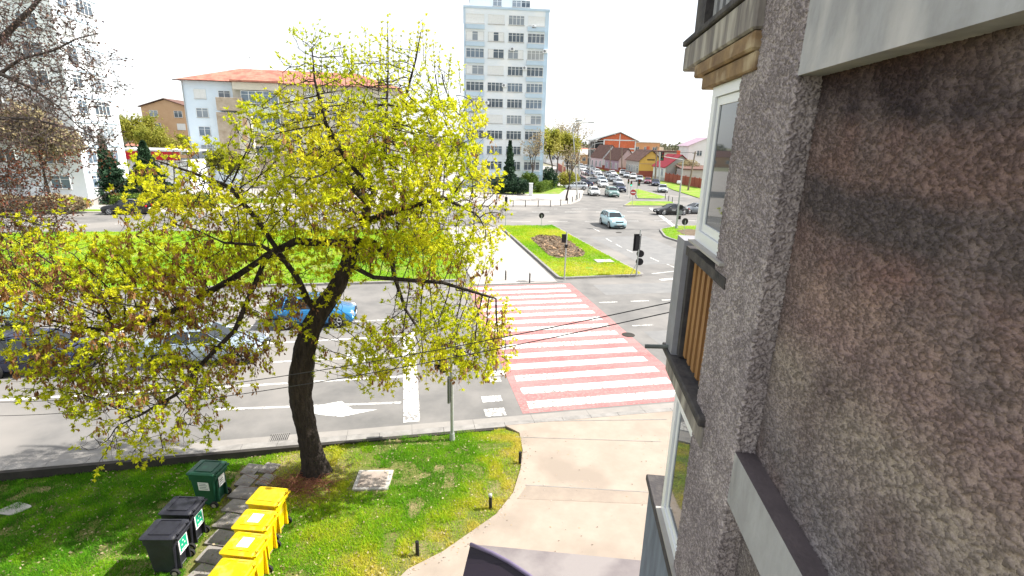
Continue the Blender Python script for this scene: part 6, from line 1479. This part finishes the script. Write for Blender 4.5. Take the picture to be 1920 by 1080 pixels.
# the far belt of trees all round the town's edge
rr = np.random.default_rng(17); P_ = []
for i in range(230):
    a = rr.uniform(-.85, .62); d_ = rr.uniform(300, 620); cx, cy = d_*math.sin(a), d_*math.cos(a); h_ = rr.uniform(5.5, 9.5)*(1 if d_ < 430 else 1.25); w_ = rr.uniform(5, 11)
    if abs(cx-p.x) < 0: continue
    n = 260; v = unit(rr.normal(0, 1, (n, 3)))*(rr.random((n, 1))**.35); P_.append(v*np.array([w_, w_, h_*.5])+[cx, cy, h_*.5])
P_ = np.vstack(P_); P_ = P_[P_[:, 2] > 0]; v, m_ = leaves(P_, unit(rr.normal(0, 1, (len(P_), 3))), 1, 1.2, 2.6, .35, .4, rr)
tag(quadmesh('far_tree_belt', v, 4, leafmat('far trees', [(.10, .11, .06), (.17, .17, .10), (.22, .19, .13)], .2), vnoise(P_[:, 0]*.02, P_[:, 1]*.02, 1., 4)), 'belt of hazy trees along the horizon', 'trees', kind='stuff')
# far roofs of the town
r = random.Random(77); k_ = 0
tints = ['roof_red', 'roof_brown', 'roof_red', 'concrete']
for i in range(26):
    a = -.02+.36*(i+.5)/26 if i < 16 else -.62+.5*(i-16)/10; d_ = r.uniform(235, 330); x, y = d_*math.sin(a), d_*math.cos(a)
    if abs(a-.165) < .02: d_ += 40
    root = empty('house', (x, y, 0), r.uniform(-.4, .4), 'distant small house, number %s from the left among the far roofs' % ['one', 'two', 'three', 'four', 'five', 'six', 'seven', 'eight', 'nine', 'ten', 'eleven', 'twelve', 'thirteen', 'fourteen', 'fifteen', 'sixteen', 'seventeen', 'eighteen', 'nineteen', 'twenty', 'twenty-one', 'twenty-two', 'twenty-three', 'twenty-four', 'twenty-five', 'twenty-six'][(i-16) if i >= 16 else i+10], 'house', 'distant roofs')
    w_ = r.uniform(8, 13); l_ = r.uniform(8, 12); e_ = r.uniform(3.2, 5.5); z_ = e_+r.uniform(2, 3)
    b = MB(); b.box(-w_/2, w_/2, 0, l_, -.3, e_); b.add([(-w_/2, 0, e_), (-w_/2, l_, e_), (-w_/2, l_/2, z_), (w_/2, 0, e_), (w_/2, l_, e_), (w_/2, l_/2, z_)], [(1, 0, 2), (3, 4, 5)]); b.build('wall', MT[r.choice(['cream', 'white', 'pinkwall', 'ochre', 'greywall'])], root)
    b = MB(); b.add([(-w_/2-.3, -.5, e_-.15), (w_/2+.3, -.5, e_-.15), (w_/2+.3, l_/2, z_+.1), (-w_/2-.3, l_/2, z_+.1), (w_/2+.3, l_+.5, e_-.15), (-w_/2-.3, l_+.5, e_-.15)], [(0, 1, 2, 3), (3, 2, 4, 5)]); b.build('roof', MT[tints[i % 4]], root)
    window(root, -w_/4, 1.4, 1.4, 1.4, 0, 2); window(root, w_/4, 1.4, 1.4, 1.4, 0, 2)
for pr in list(_wc.values()):
    pass
